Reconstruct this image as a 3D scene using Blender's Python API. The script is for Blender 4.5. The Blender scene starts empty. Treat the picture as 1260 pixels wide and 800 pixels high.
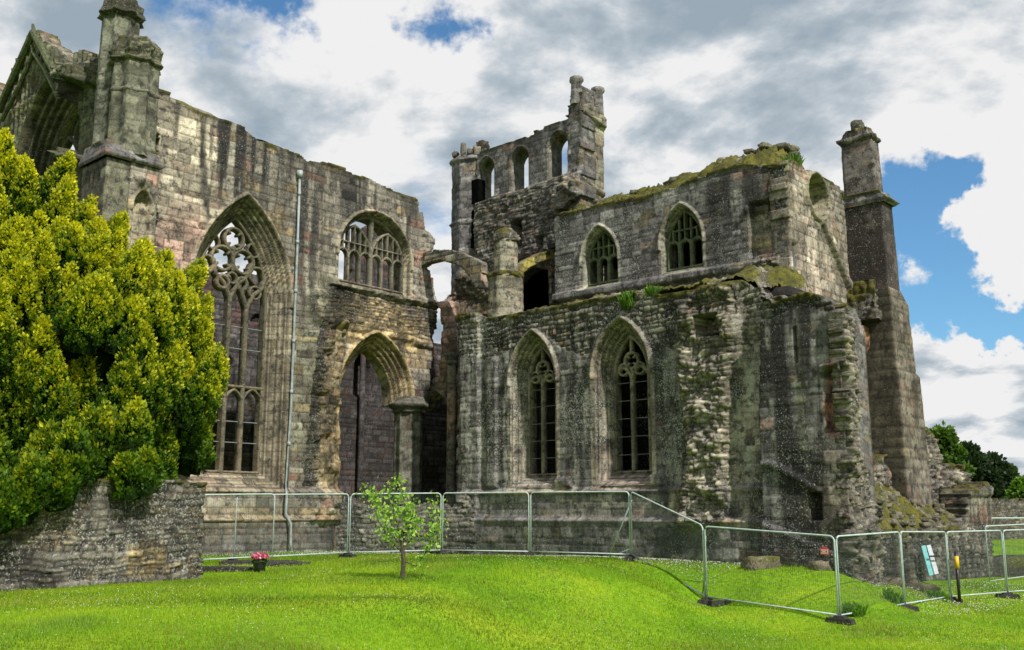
import bpy, bmesh, math, random
import numpy as np
from mathutils import Matrix, Vector
random.seed(7)
SC = bpy.context.scene
COL = bpy.data.collections.new("place"); SC.collection.children.link(COL)
pi = math.pi
# ------------------------------------------------------------------ camera model (used to survey points of the photo onto real planes)
F = 1240.0; PT = math.atan(232/1240.0); CZ = 2.5
def ray(x, y):
    a = (x-630)/F; b = (400-y)/F
    return (a, math.cos(PT)-b*math.sin(PT), math.sin(PT)+b*math.cos(PT))
def atY(x, y, Y):
    r = ray(x, y); t = Y/r[1]; return (r[0]*t, Y, CZ+r[2]*t)
def atz(x, y, z):
    r = ray(x, y); t = (z-CZ)/r[2]; return (r[0]*t, r[1]*t, z)
N2 = (math.sin(math.radians(42)), math.cos(math.radians(42))); E2 = (N2[1], -N2[0])
class Plane:
    def __init__(s, O, d):
        s.O = (O[0], O[1]); s.d = d; s.n = (d[1], -d[0])
    def uv(s, x, y, w=0.0):
        r = ray(x, y); ox = s.O[0]+s.n[0]*w; oy = s.O[1]+s.n[1]*w
        t = (ox*s.n[0]+oy*s.n[1])/(r[0]*s.n[0]+r[1]*s.n[1])
        return ((r[0]*t-s.O[0])*s.d[0]+(r[1]*t-s.O[1])*s.d[1], CZ+r[2]*t)
    def at(s, u, w=0.0):
        return (s.O[0]+s.d[0]*u+s.n[0]*w, s.O[1]+s.d[1]*u+s.n[1]*w)
    def off(s, w): return Plane(s.at(0, w), s.d)
    def poly(s, pts, w=0.0): return [s.uv(x, y, w) for x, y in pts]
PT_T = Plane((-8.2, 37.0), N2)            # transept east wall
PC = Plane((1.07, 35.6), E2)              # aisle / chapel south wall
PP = PC.off(-3.0)                         # presbytery upper wall
PW = PC.off(-8.0)                         # crossing tower wall
PG = Plane(PP.at(8.30), N2)               # east gable wall
PF = PC.off(0.55)                         # stair block
# ------------------------------------------------------------------ noise
def hsh(ix, iy, s):
    h = (ix.astype(np.int64)*374761393 + iy.astype(np.int64)*668265263 + int(s)*2246822519) & 0xffffffff
    h = ((h ^ (h >> 13))*1274126177) & 0xffffffff
    h = h ^ (h >> 16)
    h = (h*2654435761) & 0xffffffff
    return ((h ^ (h >> 15)) & 0xffffff)/16777216.0
def vn(x, y, s):
    x = np.asarray(x, float); y = np.asarray(y, float)
    ix = np.floor(x); iy = np.floor(y); fx = x-ix; fy = y-iy
    fx = fx*fx*(3-2*fx); fy = fy*fy*(3-2*fy); ix = ix.astype(np.int64); iy = iy.astype(np.int64)
    a = hsh(ix, iy, s); b = hsh(ix+1, iy, s); c = hsh(ix, iy+1, s); d = hsh(ix+1, iy+1, s)
    return (a*(1-fx)+b*fx)*(1-fy)+(c*(1-fx)+d*fx)*fy
def fbm(x, y, s, o=4):
    t = 0; a = .5; n = 0
    for k in range(o):
        t = t+a*vn(x*2**k+13.7*k, y*2**k-7.1*k, s+k*17); n += a; a *= .55
    return t/n
def sst(a, b, x):
    t = np.clip((x-a)/(b-a), 0, 1); return t*t*(3-2*t)
def stones(u, z, rh, wlo, whi, seed, warp=0.0):
    """irregular courses; returns stone centre, random ids, distance to joint"""
    u = np.asarray(u, float); z = np.asarray(z, float)
    if warp:
        z = z+warp*(fbm(u*.9, z*.9, seed+3, 3)-.5); u = u+warp*(fbm(u*1.1+9, z*1.3, seed+4, 2)-.5)
    rs = np.random.RandomState(seed)
    hs = rh*(.65+.7*rs.rand(400)); zb = np.concatenate([[0], np.cumsum(hs)])-20*0
    zz = np.clip(z+3, 0, zb[-1]-.01); r = np.searchsorted(zb, zz, side='right')-1
    z0 = zb[r]-3; z1 = zb[r+1]-3
    wr = (wlo+(whi-wlo)*rs.rand(401))[r]; of = (rs.rand(401)*5)[r]
    x = (u+50+of)/wr; k = np.floor(x)
    def bd(k): return k+.55*(hsh(k.astype(np.int64), r, seed+5)-.5)
    b0 = bd(k); lo = x < b0; k = np.where(lo, k-1, k); hi = (~lo) & (x >= bd(k+1)); k = np.where(hi, k+1, k)
    l = bd(k); rr = bd(k+1)
    ed = np.minimum(np.minimum(x-l, rr-x)*wr, np.minimum(z-z0, z1-z))
    cu = ((l+rr)*.5)*wr-50-of; cz = (z0+z1)*.5; ki = k.astype(np.int64)
    return cu, cz, hsh(ki, r, seed+11), hsh(ki, r, seed+12), hsh(ki, r, seed+13), ed
A = np.array
STY = {
 'ashlar': dict(rh=.30, wlo=.36, whi=.85, warp=.04, disp=.013, a=(.185,.168,.138), b=(.335,.31,.255), pink=.085, ochre=.11, jd=.018, jt=.55),
 'grey':   dict(rh=.27, wlo=.30, whi=.75, warp=.07, disp=.014, a=(.118,.113,.115), b=(.27,.258,.25), pink=.025, ochre=.04, jd=.014, jt=.32),
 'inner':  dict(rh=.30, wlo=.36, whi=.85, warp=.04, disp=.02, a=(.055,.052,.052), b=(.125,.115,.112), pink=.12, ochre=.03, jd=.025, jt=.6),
 'dark':   dict(rh=.28, wlo=.30, whi=.70, warp=.05, disp=.016, a=(.062,.056,.058), b=(.115,.104,.104), pink=.06, ochre=.02, jd=.018, jt=.4),
 'rubble': dict(rh=.155, wlo=.15, whi=.40, warp=.34, disp=.05, a=(.10,.093,.082), b=(.29,.27,.23), pink=.03, ochre=.06, jd=.05, jt=.62),
 'core':   dict(rh=.14, wlo=.13, whi=.32, warp=.60, disp=.075, a=(.12,.108,.092), b=(.28,.255,.21), pink=.02, ochre=.06, jd=.07, jt=.6),
 'field':  dict(rh=.13, wlo=.13, whi=.40, warp=.30, disp=.028, a=(.085,.078,.068), b=(.235,.215,.178), pink=.02, ochre=.10, jd=.022, jt=.55),
}
def paintcol(u, z, sty, seed, stain=.5, lich=.5, paints=(), ztop=None, moss=0.0):
    S = STY[sty]; u = np.asarray(u, float); z = np.asarray(z, float)
    cu, cz, r1, r2, r3, ed = stones(u, z, S['rh'], S['wlo'], S['whi'], seed, S['warp'])
    c = A(S['a'])[None]*(1-r1[:, None])+A(S['b'])[None]*r1[:, None]
    pk = (r2 > 1-S['pink']*(.4+1.6*sst(.4, .6, fbm(u*.35, z*.35, seed+31, 2))))[:, None]
    c = np.where(pk, c*A((1.20, .84, .78)), c)
    oc = (r2 < S['ochre']*(.3+1.8*sst(.42, .6, fbm(u*.3+4, z*.3, seed+32, 2))))[:, None]; c = np.where(oc, c*A((1.15, 1.0, .74)), c)
    c = c*(.66+.68*r3)[:, None]*(.62+.76*fbm(u*6, z*6, seed+40, 3))[:, None]*(.80+.4*sst(.35, .65, fbm(u*.8, z*.8, seed+41, 3)))[:, None]
    jt = 1-sst(.0, .045, ed); c = c*(1-S['jt']*jt)[:, None]
    # weathering: broad blotches, vertical run-off, moss
    st = sst(.5, .68, .55*fbm(u*.45, z*.16, seed+50, 4)+.45*fbm(u*2.2, z*.22, seed+51, 4)+.22*(stain-.5))
    c = c*(1-st*.88*min(1, stain*1.55))[:, None]+A((.022, .021, .022))*(st*.5)[:, None]
    lc = lich*(.30+.6*sst(.38, .64, fbm(u*.7+7, z*.7, seed+60, 3)))+.12*lich+.35*lich*st
    wt = 0*u
    for p in paints:
        kind, pu, pz, ru, rz, colr, amt = p[:7]
        d = np.sqrt(((u-pu)/ru)**2+((z-pz)/rz)**2) if kind == 'ell' else np.maximum(abs(u-pu)/ru, abs(z-pz)/rz)
        d = d+.55*(fbm(u*1.7, z*1.2, seed+70, 3)-.5)
        m = (amt*sst(1.15, .75, d)*(.55+.45*r3+.25*r1)).clip(0, 1)
        if colr == 'run':
            m = m*sst(.32, .58, fbm(u*3.4, z*.25, seed+71, 4)); c = c*(1-m[:, None])+A((.026, .025, .026))*m[:, None]
        elif colr == 'white':
            m = .75*m*sst(.46, .64, fbm(u*4.5, z*.8, seed+72, 4)); c = c*(1-m[:, None])+A((.48, .47, .41))*m[:, None]
        else:
            lum = c.mean(1, keepdims=True)/.19; k = A(colr)[None]*lum
            c = c*(1-m[:, None])+k*m[:, None]
    if ztop is not None and moss > 0:
        m = sst(.30, .0, (ztop-z)/moss-.55*fbm(u*3, z*3, seed+80, 3)+.12)
        m = m*sst(.28, .5, fbm(u*1.1, z*1.5, seed+81, 3))
        g = fbm(u*7, z*7, seed+82, 2)[:, None]; mc = A((.035, .040, .012))*(1-g)+A((.14, .125, .028))*g
        c = c*(1-m[:, None])+mc*m[:, None]; lc = lc*(1-m); wt = m
    disp = S['disp']*((r1+r3)-1.0)*1.0-S['jd']*jt+.35*S['disp']*(fbm(u*3, z*3, seed+90, 3)-.5)+.06*wt
    if sty == 'core': disp = disp+.30*(fbm(u*.9, z*.9, seed+91, 3)-.5)+.22*(fbm(u*3.1, z*3.3, seed+92, 3)-.5)
    return np.concatenate([c.clip(.004, .9), lc.clip(0, 1)[:, None]], 1), disp
# ------------------------------------------------------------------ materials
def nt(name):
    m = bpy.data.materials.new(name); m.use_nodes = True; t = m.node_tree
    for n in list(t.nodes): t.nodes.remove(n)
    o = t.nodes.new('ShaderNodeOutputMaterial'); b = t.nodes.new('ShaderNodeBsdfPrincipled'); t.links.new(b.outputs[0], o.inputs[0])
    return m, t, b
def node(t, ty, **k):
    n = t.nodes.new(ty)
    for a, v in k.items():
        if a.startswith('i_'):
            key = a[2:]; key = int(key) if key.isdigit() else key
            n.inputs[key].default_value = v
        else: setattr(n, a, v)
    return n
def rampn(t, stops):
    n = t.nodes.new('ShaderNodeValToRGB'); e = n.color_ramp.elements
    while len(e) < len(stops): e.new(.5)
    for q, (p, c) in zip(e, stops): q.position = p; q.color = (*c, 1) if len(c) == 3 else c
    return n
def mixc(t, fac, a, b, mode='MIX'):
    n = t.nodes.new('ShaderNodeMix'); n.data_type = 'RGBA'; n.blend_type = mode
    for s, v in ((n.inputs[0], fac), (n.inputs[6], a), (n.inputs[7], b)):
        if hasattr(v, 'is_output'): t.links.new(v, s)
        elif isinstance(v, (int, float)): s.default_value = v
        else: s.default_value = (*v, 1)
    return n.outputs[2]
def stone_mat():
    m, t, b = nt('weathered_stone')
    at = node(t, 'ShaderNodeAttribute', attribute_name='Col'); tc = node(t, 'ShaderNodeTexCoord')
    n1 = node(t, 'ShaderNodeTexNoise', i_Scale=14.0, i_Detail=6.0, i_Roughness=.7); t.links.new(tc.outputs['Object'], n1.inputs['Vector'])
    r1 = rampn(t, [(.28, (.55, .55, .57)), (.72, (1.42, 1.40, 1.36))]); t.links.new(n1.outputs['Fac'], r1.inputs[0])
    c = mixc(t, 1.0, at.outputs['Color'], r1.outputs[0], 'MULTIPLY')
    # pale lichen specks and crust
    n2 = node(t, 'ShaderNodeTexNoise', i_Scale=8.5, i_Detail=5.0, i_Roughness=.75, i_Distortion=.6); t.links.new(tc.outputs['Object'], n2.inputs['Vector'])
    mu = node(t, 'ShaderNodeMath', operation='MULTIPLY_ADD'); mu.inputs[1].default_value = .13; t.links.new(at.outputs['Alpha'], mu.inputs[0]); t.links.new(n2.outputs['Fac'], mu.inputs[2])
    r2 = rampn(t, [(.675, (0, 0, 0)), (.73, (1, 1, 1))]); t.links.new(mu.outputs[0], r2.inputs[0])
    f2 = node(t, 'ShaderNodeMath', operation='MULTIPLY'); f2.inputs[1].default_value = .8; t.links.new(r2.outputs[0], f2.inputs[0])
    n4 = node(t, 'ShaderNodeTexNoise', i_Scale=1.3, i_Detail=2.0); t.links.new(tc.outputs['Object'], n4.inputs['Vector'])
    lcx = rampn(t, [(.4, (.42, .42, .38)), (.62, (.30, .31, .24))]); t.links.new(n4.outputs['Fac'], lcx.inputs[0])
    c = mixc(t, f2.outputs[0], c, lcx.outputs[0])
    n5 = node(t, 'ShaderNodeTexNoise', i_Scale=21.0, i_Detail=3.0, i_Roughness=.65); t.links.new(tc.outputs['Object'], n5.inputs['Vector'])
    mu5 = node(t, 'ShaderNodeMath', operation='MULTIPLY_ADD'); mu5.inputs[1].default_value = .14; t.links.new(at.outputs['Alpha'], mu5.inputs[0]); t.links.new(n5.outputs['Fac'], mu5.inputs[2])
    r5 = rampn(t, [(.665, (0, 0, 0)), (.70, (.9, .9, .9))]); t.links.new(mu5.outputs[0], r5.inputs[0]); pm = rampn(t, [(.38, (.12, .12, .12)), (.62, (.85, .85, .85))]); n6 = node(t, 'ShaderNodeTexNoise', i_Scale=2.2, i_Detail=5.0, i_Roughness=.7); t.links.new(tc.outputs['Object'], n6.inputs['Vector']); t.links.new(n6.outputs['Fac'], pm.inputs[0]); q5 = node(t, 'ShaderNodeMath', operation='MULTIPLY'); t.links.new(r5.outputs[0], q5.inputs[0]); t.links.new(pm.outputs[0], q5.inputs[1]); cspk = q5.outputs[0]
    # black crust
    n3 = node(t, 'ShaderNodeTexNoise', i_Scale=3.7, i_Detail=7.0, i_Roughness=.72); t.links.new(tc.outputs['Object'], n3.inputs['Vector'])
    r3 = rampn(t, [(.50, (0, 0, 0)), (.62, (.82, .82, .82))]); t.links.new(n3.outputs['Fac'], r3.inputs[0])
    c = mixc(t, r3.outputs[0], c, (.03, .028, .028))
    c = mixc(t, cspk, c, (.42, .43, .40))
    t.links.new(c, b.inputs['Base Color']); b.inputs['Roughness'].default_value = .93; b.inputs['Specular IOR Level'].default_value = .15
    bp = node(t, 'ShaderNodeBump', i_Strength=.8, i_Distance=.035); t.links.new(n1.outputs['Fac'], bp.inputs['Height']); t.links.new(bp.outputs[0], b.inputs['Normal'])
    return m
def simple(name, c1, c2, scale=6.0, rough=.7, metal=0.0, bump=.2, spec=.4):
    m, t, b = nt(name); tc = node(t, 'ShaderNodeTexCoord'); n = node(t, 'ShaderNodeTexNoise', i_Scale=scale, i_Detail=5.0, i_Roughness=.6); t.links.new(tc.outputs['Object'], n.inputs['Vector'])
    r = rampn(t, [(.35, c1), (.65, c2)]); t.links.new(n.outputs['Fac'], r.inputs[0]); t.links.new(r.outputs[0], b.inputs['Base Color'])
    b.inputs['Roughness'].default_value = rough; b.inputs['Metallic'].default_value = metal; b.inputs['Specular IOR Level'].default_value = spec
    bp = node(t, 'ShaderNodeBump', i_Strength=bump, i_Distance=.01); t.links.new(n.outputs['Fac'], bp.inputs['Height']); t.links.new(bp.outputs[0], b.inputs['Normal'])
    return m
def leaf_mat(name, trans=.35):
    m, t, b = nt(name); at = node(t, 'ShaderNodeAttribute', attribute_name='Col'); t.links.new(at.outputs['Color'], b.inputs['Base Color'])
    b.inputs['Roughness'].default_value = .55; b.inputs['Specular IOR Level'].default_value = .3
    tr = node(t, 'ShaderNodeBsdfTranslucent'); mx = node(t, 'ShaderNodeMixShader'); mx.inputs[0].default_value = trans
    o = [n for n in t.nodes if n.type == 'OUTPUT_MATERIAL'][0]
    mc = mixc(t, 1.0, at.outputs['Color'], (1.25, 1.3, .7), 'MULTIPLY'); t.links.new(mc, tr.inputs[0])
    t.links.new(b.outputs[0], mx.inputs[1]); t.links.new(tr.outputs[0], mx.inputs[2]); t.links.new(mx.outputs[0], o.inputs[0]); return m
M_ST = stone_mat(); M_LEAF = leaf_mat('foliage')
M_STEEL = simple('galvanised_steel', (.34, .42, .43), (.52, .60, .60), 9, .5, .0, .05)
M_WIRE = simple('galvanised_wire', (.07, .10, .09), (.13, .16, .15), 9, .6, .2, 0)
M_RUB = simple('black_rubber', (.012, .012, .011), (.045, .042, .036), 14, .85)
M_BARK = simple('bark', (.035, .028, .018), (.10, .085, .06), 22, .9, 0, .8)
M_RED = simple('red_plastic', (.55, .06, .06), (.65, .09, .08), 4, .4)
M_WHITE = simple('white_plastic', (.72, .72, .72), (.8, .8, .8), 4, .4)
M_TURQ = simple('turquoise_sheet', (.16, .55, .60), (.28, .68, .72), 5, .4)
M_LILAC = simple('pale_sheet', (.62, .66, .78), (.75, .78, .86), 5, .4)
M_YEL = simple('yellow_tape', (.75, .42, .01), (.85, .52, .02), 5, .5)
M_BLK = simple('black_plastic', (.01, .01, .01), (.03, .03, .03), 8, .4)
M_PIPE = simple('pale_painted_pipe', (.20, .235, .24), (.36, .41, .42), 5, .5, 0, .1)
M_IRON = simple('glazing_iron', (.20, .22, .22), (.30, .32, .32), 5, .6)
# ------------------------------------------------------------------ objects
def tag(o, label=None, cat=None, group=None, kind=None):
    if label: o['label'] = label
    if cat: o['category'] = cat
    if group: o['group'] = group
    if kind: o['kind'] = kind
    return o
def empty(name, loc, label, cat, group=None):
    o = bpy.data.objects.new(name, None); o.empty_display_size = .3; COL.objects.link(o); o.location = loc; return tag(o, label, cat, group)
def link(name, me, mats, parent=None, loc=None):
    o = bpy.data.objects.new(name, me); COL.objects.link(o)
    for m in (mats if isinstance(mats, (list, tuple)) else [mats]):
        if m is not None and len(me.materials) < (len(mats) if isinstance(mats, (list, tuple)) else 1): me.materials.append(m)
    if loc is not None: o.location = loc
    if parent is not None:
        o.parent = parent
        p = parent; off = Vector((0, 0, 0))
        if loc is None:
            while p is not None: off += p.location; p = p.parent
            o.location = -off
    return o
def npmesh(name, V, Q, C=None, smooth=False):
    V = np.asarray(V, np.float32); Q = np.asarray(Q, np.int32); k = Q.shape[1]
    me = bpy.data.meshes.new(name); me.vertices.add(len(V)); me.vertices.foreach_set('co', V.ravel())
    me.loops.add(Q.size); me.loops.foreach_set('vertex_index', Q.ravel())
    me.polygons.add(len(Q)); me.polygons.foreach_set('loop_start', np.arange(0, Q.size, k, dtype=np.int32)); me.polygons.foreach_set('loop_total', np.full(len(Q), k, np.int32))
    if smooth: me.polygons.foreach_set('use_smooth', np.ones(len(Q), bool))
    me.update(calc_edges=True)
    if C is not None:
        C = np.asarray(C, np.float32)
        if C.shape[1] == 3: C = np.concatenate([C, np.ones((len(C), 1), np.float32)], 1)
        a = me.color_attributes.new('Col', 'FLOAT_COLOR', 'POINT'); a.data.foreach_set('color', C.ravel())
    return me
class MB:
    """collects boxes, tubes and cards into one mesh"""
    def __init__(s): s.v = []; s.f = []
    def add(s, vs, fs):
        b = len(s.v); s.v += [tuple(v) for v in vs]; s.f += [tuple(b+i for i in f) for f in fs]
    def box(s, c, dx, dy, dz, rot=0.0, taper=1.0):
        ca, sa = math.cos(rot), math.sin(rot); vs = []
        for z, k in ((-dz/2, 1), (dz/2, taper)):
            for x, y in ((-1, -1), (1, -1), (1, 1), (-1, 1)):
                X = x*dx/2*k; Y = y*dy/2*k; vs.append((c[0]+X*ca-Y*sa, c[1]+X*sa+Y*ca, c[2]+z))
        s.add(vs, [(3, 2, 1, 0), (4, 5, 6, 7), (0, 1, 5, 4), (1, 2, 6, 5), (2, 3, 7, 6), (3, 0, 4, 7)])
    def tube(s, pts, r, n=6, r1=None):
        P = [Vector(p) for p in pts]; r1 = r if r1 is None else r1; rings = []
        for i, p in enumerate(P):
            d = (P[min(i+1, len(P)-1)]-P[max(i-1, 0)]).normalized(); a = Vector((0, 0, 1)) if abs(d.z) < .9 else Vector((1, 0, 0))
            x = d.cross(a).normalized(); y = d.cross(x).normalized(); R = r+(r1-r)*i/max(1, len(P)-1)
            rings.append([p+x*math.cos(2*pi*k/n)*R+y*math.sin(2*pi*k/n)*R for k in range(n)])
        vs = [v for q in rings for v in q]; fs = []
        for i in range(len(P)-1):
            for k in range(n): fs.append((i*n+k, i*n+(k+1) % n, (i+1)*n+(k+1) % n, (i+1)*n+k))
        fs += [tuple(range(n)), tuple(reversed(range((len(P)-1)*n, len(P)*n)))]
        s.add(vs, fs)
    def mesh(s, name, smooth=False):
        me = bpy.data.meshes.new(name); me.from_pydata(s.v, [], s.f)
        bm = bmesh.new(); bm.from_mesh(me); bmesh.ops.recalc_face_normals(bm, faces=bm.faces); bm.to_mesh(me); bm.free()
        if smooth: me.polygons.foreach_set('use_smooth', [True]*len(me.polygons))
        me.update(); return me
    def build(s, name, mat, parent=None, smooth=False): return link(name, s.mesh(name, smooth), mat, parent)
# ------------------------------------------------------------------ arch distance fields (positive outside the opening)
class Arch:
    def __init__(s, uc, w, zb, zs, za):
        s.uc, s.w, s.zb, s.zs, s.za = uc, w, zb, zs, za; h = max(za-zs, w*1.0001); s.R = (h*h+w*w)/(2*w)
    def sdf(s, u, z):
        x = np.abs(u-s.uc); up = np.hypot(x+(s.R-s.w), np.maximum(z-s.zs, 0))-s.R; lo = x-s.w
        return np.where(z > s.zs, up, np.maximum(lo, s.zb-z))
    def grow(s, g, gb=0.0):
        a = Arch(s.uc, s.w+g, s.zb-gb, s.zs, s.za); a.R = s.R+g; return a
class Oculus:
    def __init__(s, uc, zc, r): s.uc, s.zc, s.r = uc, zc, r
    def sdf(s, u, z): return np.hypot(u-s.uc, z-s.zc)-s.r
class Rect:
    def __init__(s, u0, u1, z0, z1): s.c = ((u0+u1)/2, (z0+z1)/2); s.h = (abs(u1-u0)/2, abs(z1-z0)/2)
    def sdf(s, u, z): return np.maximum(abs(u-s.c[0])-s.h[0], abs(z-s.c[1])-s.h[1])
def archpx(pl, L, R, B, AP, S, w=0.0):
    """opening from photo points: left, right (x,y at jamb), bottom, apex, springing"""
    ul = pl.uv(*L, w)[0]; ur = pl.uv(*R, w)[0]; return Arch((ul+ur)/2, (ur-ul)/2, pl.uv(*B, w)[1], pl.uv(*S, w)[1], pl.uv(*AP, w)[1])
def inpoly(u, z, P):
    P = np.asarray(P); ins = np.zeros(u.shape, bool); n = len(P)
    for i in range(n):
        x0, y0 = P[i]; x1, y1 = P[(i+1) % n]
        if y0 == y1: continue
        c = ((y0 > z) != (y1 > z)) & (u < (x1-x0)*(z-y0)/(y1-y0)+x0); ins ^= c
    return ins
def polyfade(u, z, P, f):
    """soft polygon membership"""
    d = np.full(u.shape, 1e9); P = np.asarray(P)
    for i in range(len(P)):
        a = P[i]; b = P[(i+1) % len(P)]; ab = b-a; t = np.clip(((u-a[0])*ab[0]+(z-a[1])*ab[1])/(ab@ab+1e-9), 0, 1)
        d = np.minimum(d, np.hypot(u-a[0]-t*ab[0], z-a[1]-t*ab[1]))
    s = np.where(inpoly(u, z, P), d, -d); return sst(-f, f, s)
# ------------------------------------------------------------------ wall as a carved height field on its plane
def wall(name, pl, poly, thick, sty, seed, parent, res=.045, opens=(), bumps=(), rag=.8, ragx=.45, stain=.5, lich=.5, paints=(), moss=.6, regions=(), back=True, ragbase=None, smooth=False):
    """opens: dict(a=Arch, ring=, D=, hood=, n=, name=, parent=, style=) ; bumps: (poly, w, rough, fade) ; regions: (poly, style)"""
    P = np.asarray(poly); u0, u1 = P[:, 0].min()-.3, P[:, 0].max()+.3; z0, z1 = P[:, 1].min()-.1, P[:, 1].max()+.35
    nx = int((u1-u0)/res)+1; nz = int((z1-z0)/res)+1
    ug = u0+np.arange(nx+1)*res; zg = z0+np.arange(nz+1)*res
    cu_, cz_ = np.meshgrid(ug[:-1]+res/2, zg[:-1]+res/2); U, Z = np.meshgrid(ug, zg); fu, fz = U.ravel().copy(), Z.ravel().copy()
    S = STY[sty]; cc = stones(cu_.ravel(), cz_.ravel(), S['rh'], S['wlo'], S['whi'], seed, S['warp'])
    qu = cu_.ravel()*(1-rag*ragx)+cc[0]*rag*ragx; qz = cz_.ravel()*(1-rag)+cc[1]*rag
    qu = qu+.22*rag*(ragx+.1)*(cc[3]-.5); qz = qz+.14*rag*(cc[4]-.5)
    M = inpoly(qu, qz, P).reshape(nz, nx)
    ztop = np.full(nx, -9.0)
    for i in range(nx):
        w_ = np.nonzero(M[:, i])[0]
        if len(w_): ztop[i] = zg[w_[-1]+1]
    kk_ = max(1, int(.45/res)); zp_ = np.pad(ztop, kk_, mode='edge'); ztop = np.max(np.stack([zp_[i:i+nx] for i in range(2*kk_+1)]), 0)
    ztv = np.interp(fu, ug[:-1]+res/2, ztop)
    owner = np.zeros((nz, nx), int); dep = np.zeros(fu.shape); mould = np.zeros(fu.shape); groove_shade = np.zeros(fu.shape)
    for oi, o in enumerate(opens):
        a = o['a']; s = a.sdf(fu, fz); sc = a.sdf(cu_.ravel(), cz_.ravel()).reshape(nz, nx)
        if not o.get('blind'):
            M &= sc > 0
            near = abs(s) < res*.72; e = .01
            gu = (a.sdf(fu+e, fz)-s)/e; gz = (a.sdf(fu, fz+e)-s)/e
            fu = np.where(near, fu-s*gu, fu); fz = np.where(near, fz-s*gz, fz)
            s = a.sdf(fu, fz)
        W = o.get('ring', .4); D = o.get('D', .5); n = o.get('n', 4); H = o.get('hood', .0)
        t = np.clip(s/W, 0, 1)*n; k = np.floor(t); fr = t-k
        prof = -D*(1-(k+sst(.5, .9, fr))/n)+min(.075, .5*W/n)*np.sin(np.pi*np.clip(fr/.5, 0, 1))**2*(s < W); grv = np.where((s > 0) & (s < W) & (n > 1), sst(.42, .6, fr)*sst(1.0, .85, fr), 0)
        inr = (s > -res*1.5) & (s < W); sh = o.get('sill')
        below = fz < getattr(a, 'zb', -99)
        if sh is not None: prof = np.where(below, -D*np.clip(1-s/W, 0, 1), prof)
        dep = np.where(inr, prof, dep); mould = np.where(inr, 1.0, mould); groove_shade = np.maximum(groove_shade, grv)
        if o.get('blind'): dep = np.where(s <= 0, -D, dep)
        if H:
            hs = (s-W-H/2)/(H/2); hd = (abs(hs) < 1) & (fz > getattr(a, 'zs', -99)-.15)
            dep = np.where(hd, o.get('hp', .11)*np.sqrt(1-np.clip(hs, -1, 1)**2), dep); mould = np.where(hd, 1.0, mould)
        if o.get('name'):
            own = (sc < W+H+res) & ((cz_ > getattr(a, 'zs', -99)-.15) | (sc < W)) & (owner == 0); owner[own] = oi+1
    colr, disp = paintcol(fu, fz, sty, seed, stain, lich, paints, ztv if moss else None, moss)
    for rp, rs in regions:
        c2, d2 = paintcol(fu, fz, rs, seed+7, stain, lich, paints, ztv if moss else None, moss)
        m = polyfade(fu, fz, rp, .12)+.4*(fbm(fu*3, fz*3, seed+8, 2)-.5); m = (m > .5).astype(float)
        colr = colr*(1-m[:, None])+c2*m[:, None]; disp = disp*(1-m)+d2*m
    for o in opens:     # mouldings keep a paler, smoother stone
        if o.get('tint') is not None:
            s = o['a'].sdf(fu, fz); m = ((s < o.get('ring', .4)+o.get('hood', 0)+.02) & (s > -.2)).astype(float)*.75
            v = (colr[:, :3].mean(1, keepdims=True)/.17).clip(.3, 1.5)*.8+.25
            colr[:, :3] = colr[:, :3]*(1-m[:, None])+A(o['tint'])[None]*v*m[:, None]
    colr[:, :3] *= (1-.62*groove_shade)[:, None]  # recess shade of the mouldings darkened into the vertex colour
    w = disp*np.where(mould > 0, .25, 1)+dep
    for bp_, bw, br, bf in bumps:
        m = polyfade(fu, fz, bp_, bf)*(mould < .5)
        w = w+m*(bw+br*(fbm(fu*1.9, fz*1.9, seed+100, 6)-.5)*2)
    front = np.stack([pl.O[0]+pl.d[0]*fu+pl.n[0]*w, pl.O[1]+pl.d[1]*fu+pl.n[1]*w, fz], 1)
    bk = -thick+.3*disp
    backv = np.stack([pl.O[0]+pl.d[0]*fu+pl.n[0]*bk, pl.O[1]+pl.d[1]*fu+pl.n[1]*bk, fz], 1)
    nv = len(fu); ns = max(2, min(16, int(round(thick/.13))))
    def vid(i, j): return i*(nx+1)+j
    objs = []
    groups = [(0, name, parent)]+[(i+1, o['name'], o.get('parent', parent)) for i, o in enumerate(opens) if o.get('name')]
    sideinfo = {}
    for di, dj in ((0, -1), (0, 1), (-1, 0), (1, 0)):
        sh_ = np.zeros_like(M)
        if dj == -1: sh_[:, 1:] = M[:, :-1]
        if dj == 1: sh_[:, :-1] = M[:, 1:]
        if di == -1: sh_[1:, :] = M[:-1, :]
        if di == 1: sh_[:-1, :] = M[1:, :]
        sideinfo[(di, dj)] = M & ~sh_
    sides = {}
    for gid, gname, gpar in groups:
        L_ = []
        for (di, dj), sm in sideinfo.items():
            I, J = np.nonzero(sm & (owner == gid))
            a, b, c, d = vid(I, J), vid(I, J+1), vid(I+1, J+1), vid(I+1, J)
            L_.append(np.stack({(0, -1): (d, a), (0, 1): (b, c), (-1, 0): (a, b), (1, 0): (c, d)}[(di, dj)], 1))
        sides[gid] = np.concatenate(L_)
    bv = np.unique(np.concatenate(list(sides.values()))); loc_ = np.full(nv, -1); loc_[bv] = np.arange(len(bv)); nb_ = len(bv)
    EV, EC = [], []; I, J = np.nonzero(sideinfo[(1, 0)]); tp_ = np.zeros(nv, bool); tp_[vid(I+1, J)] = True; tp_[vid(I+1, J+1)] = True; istop = tp_[bv]
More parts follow.
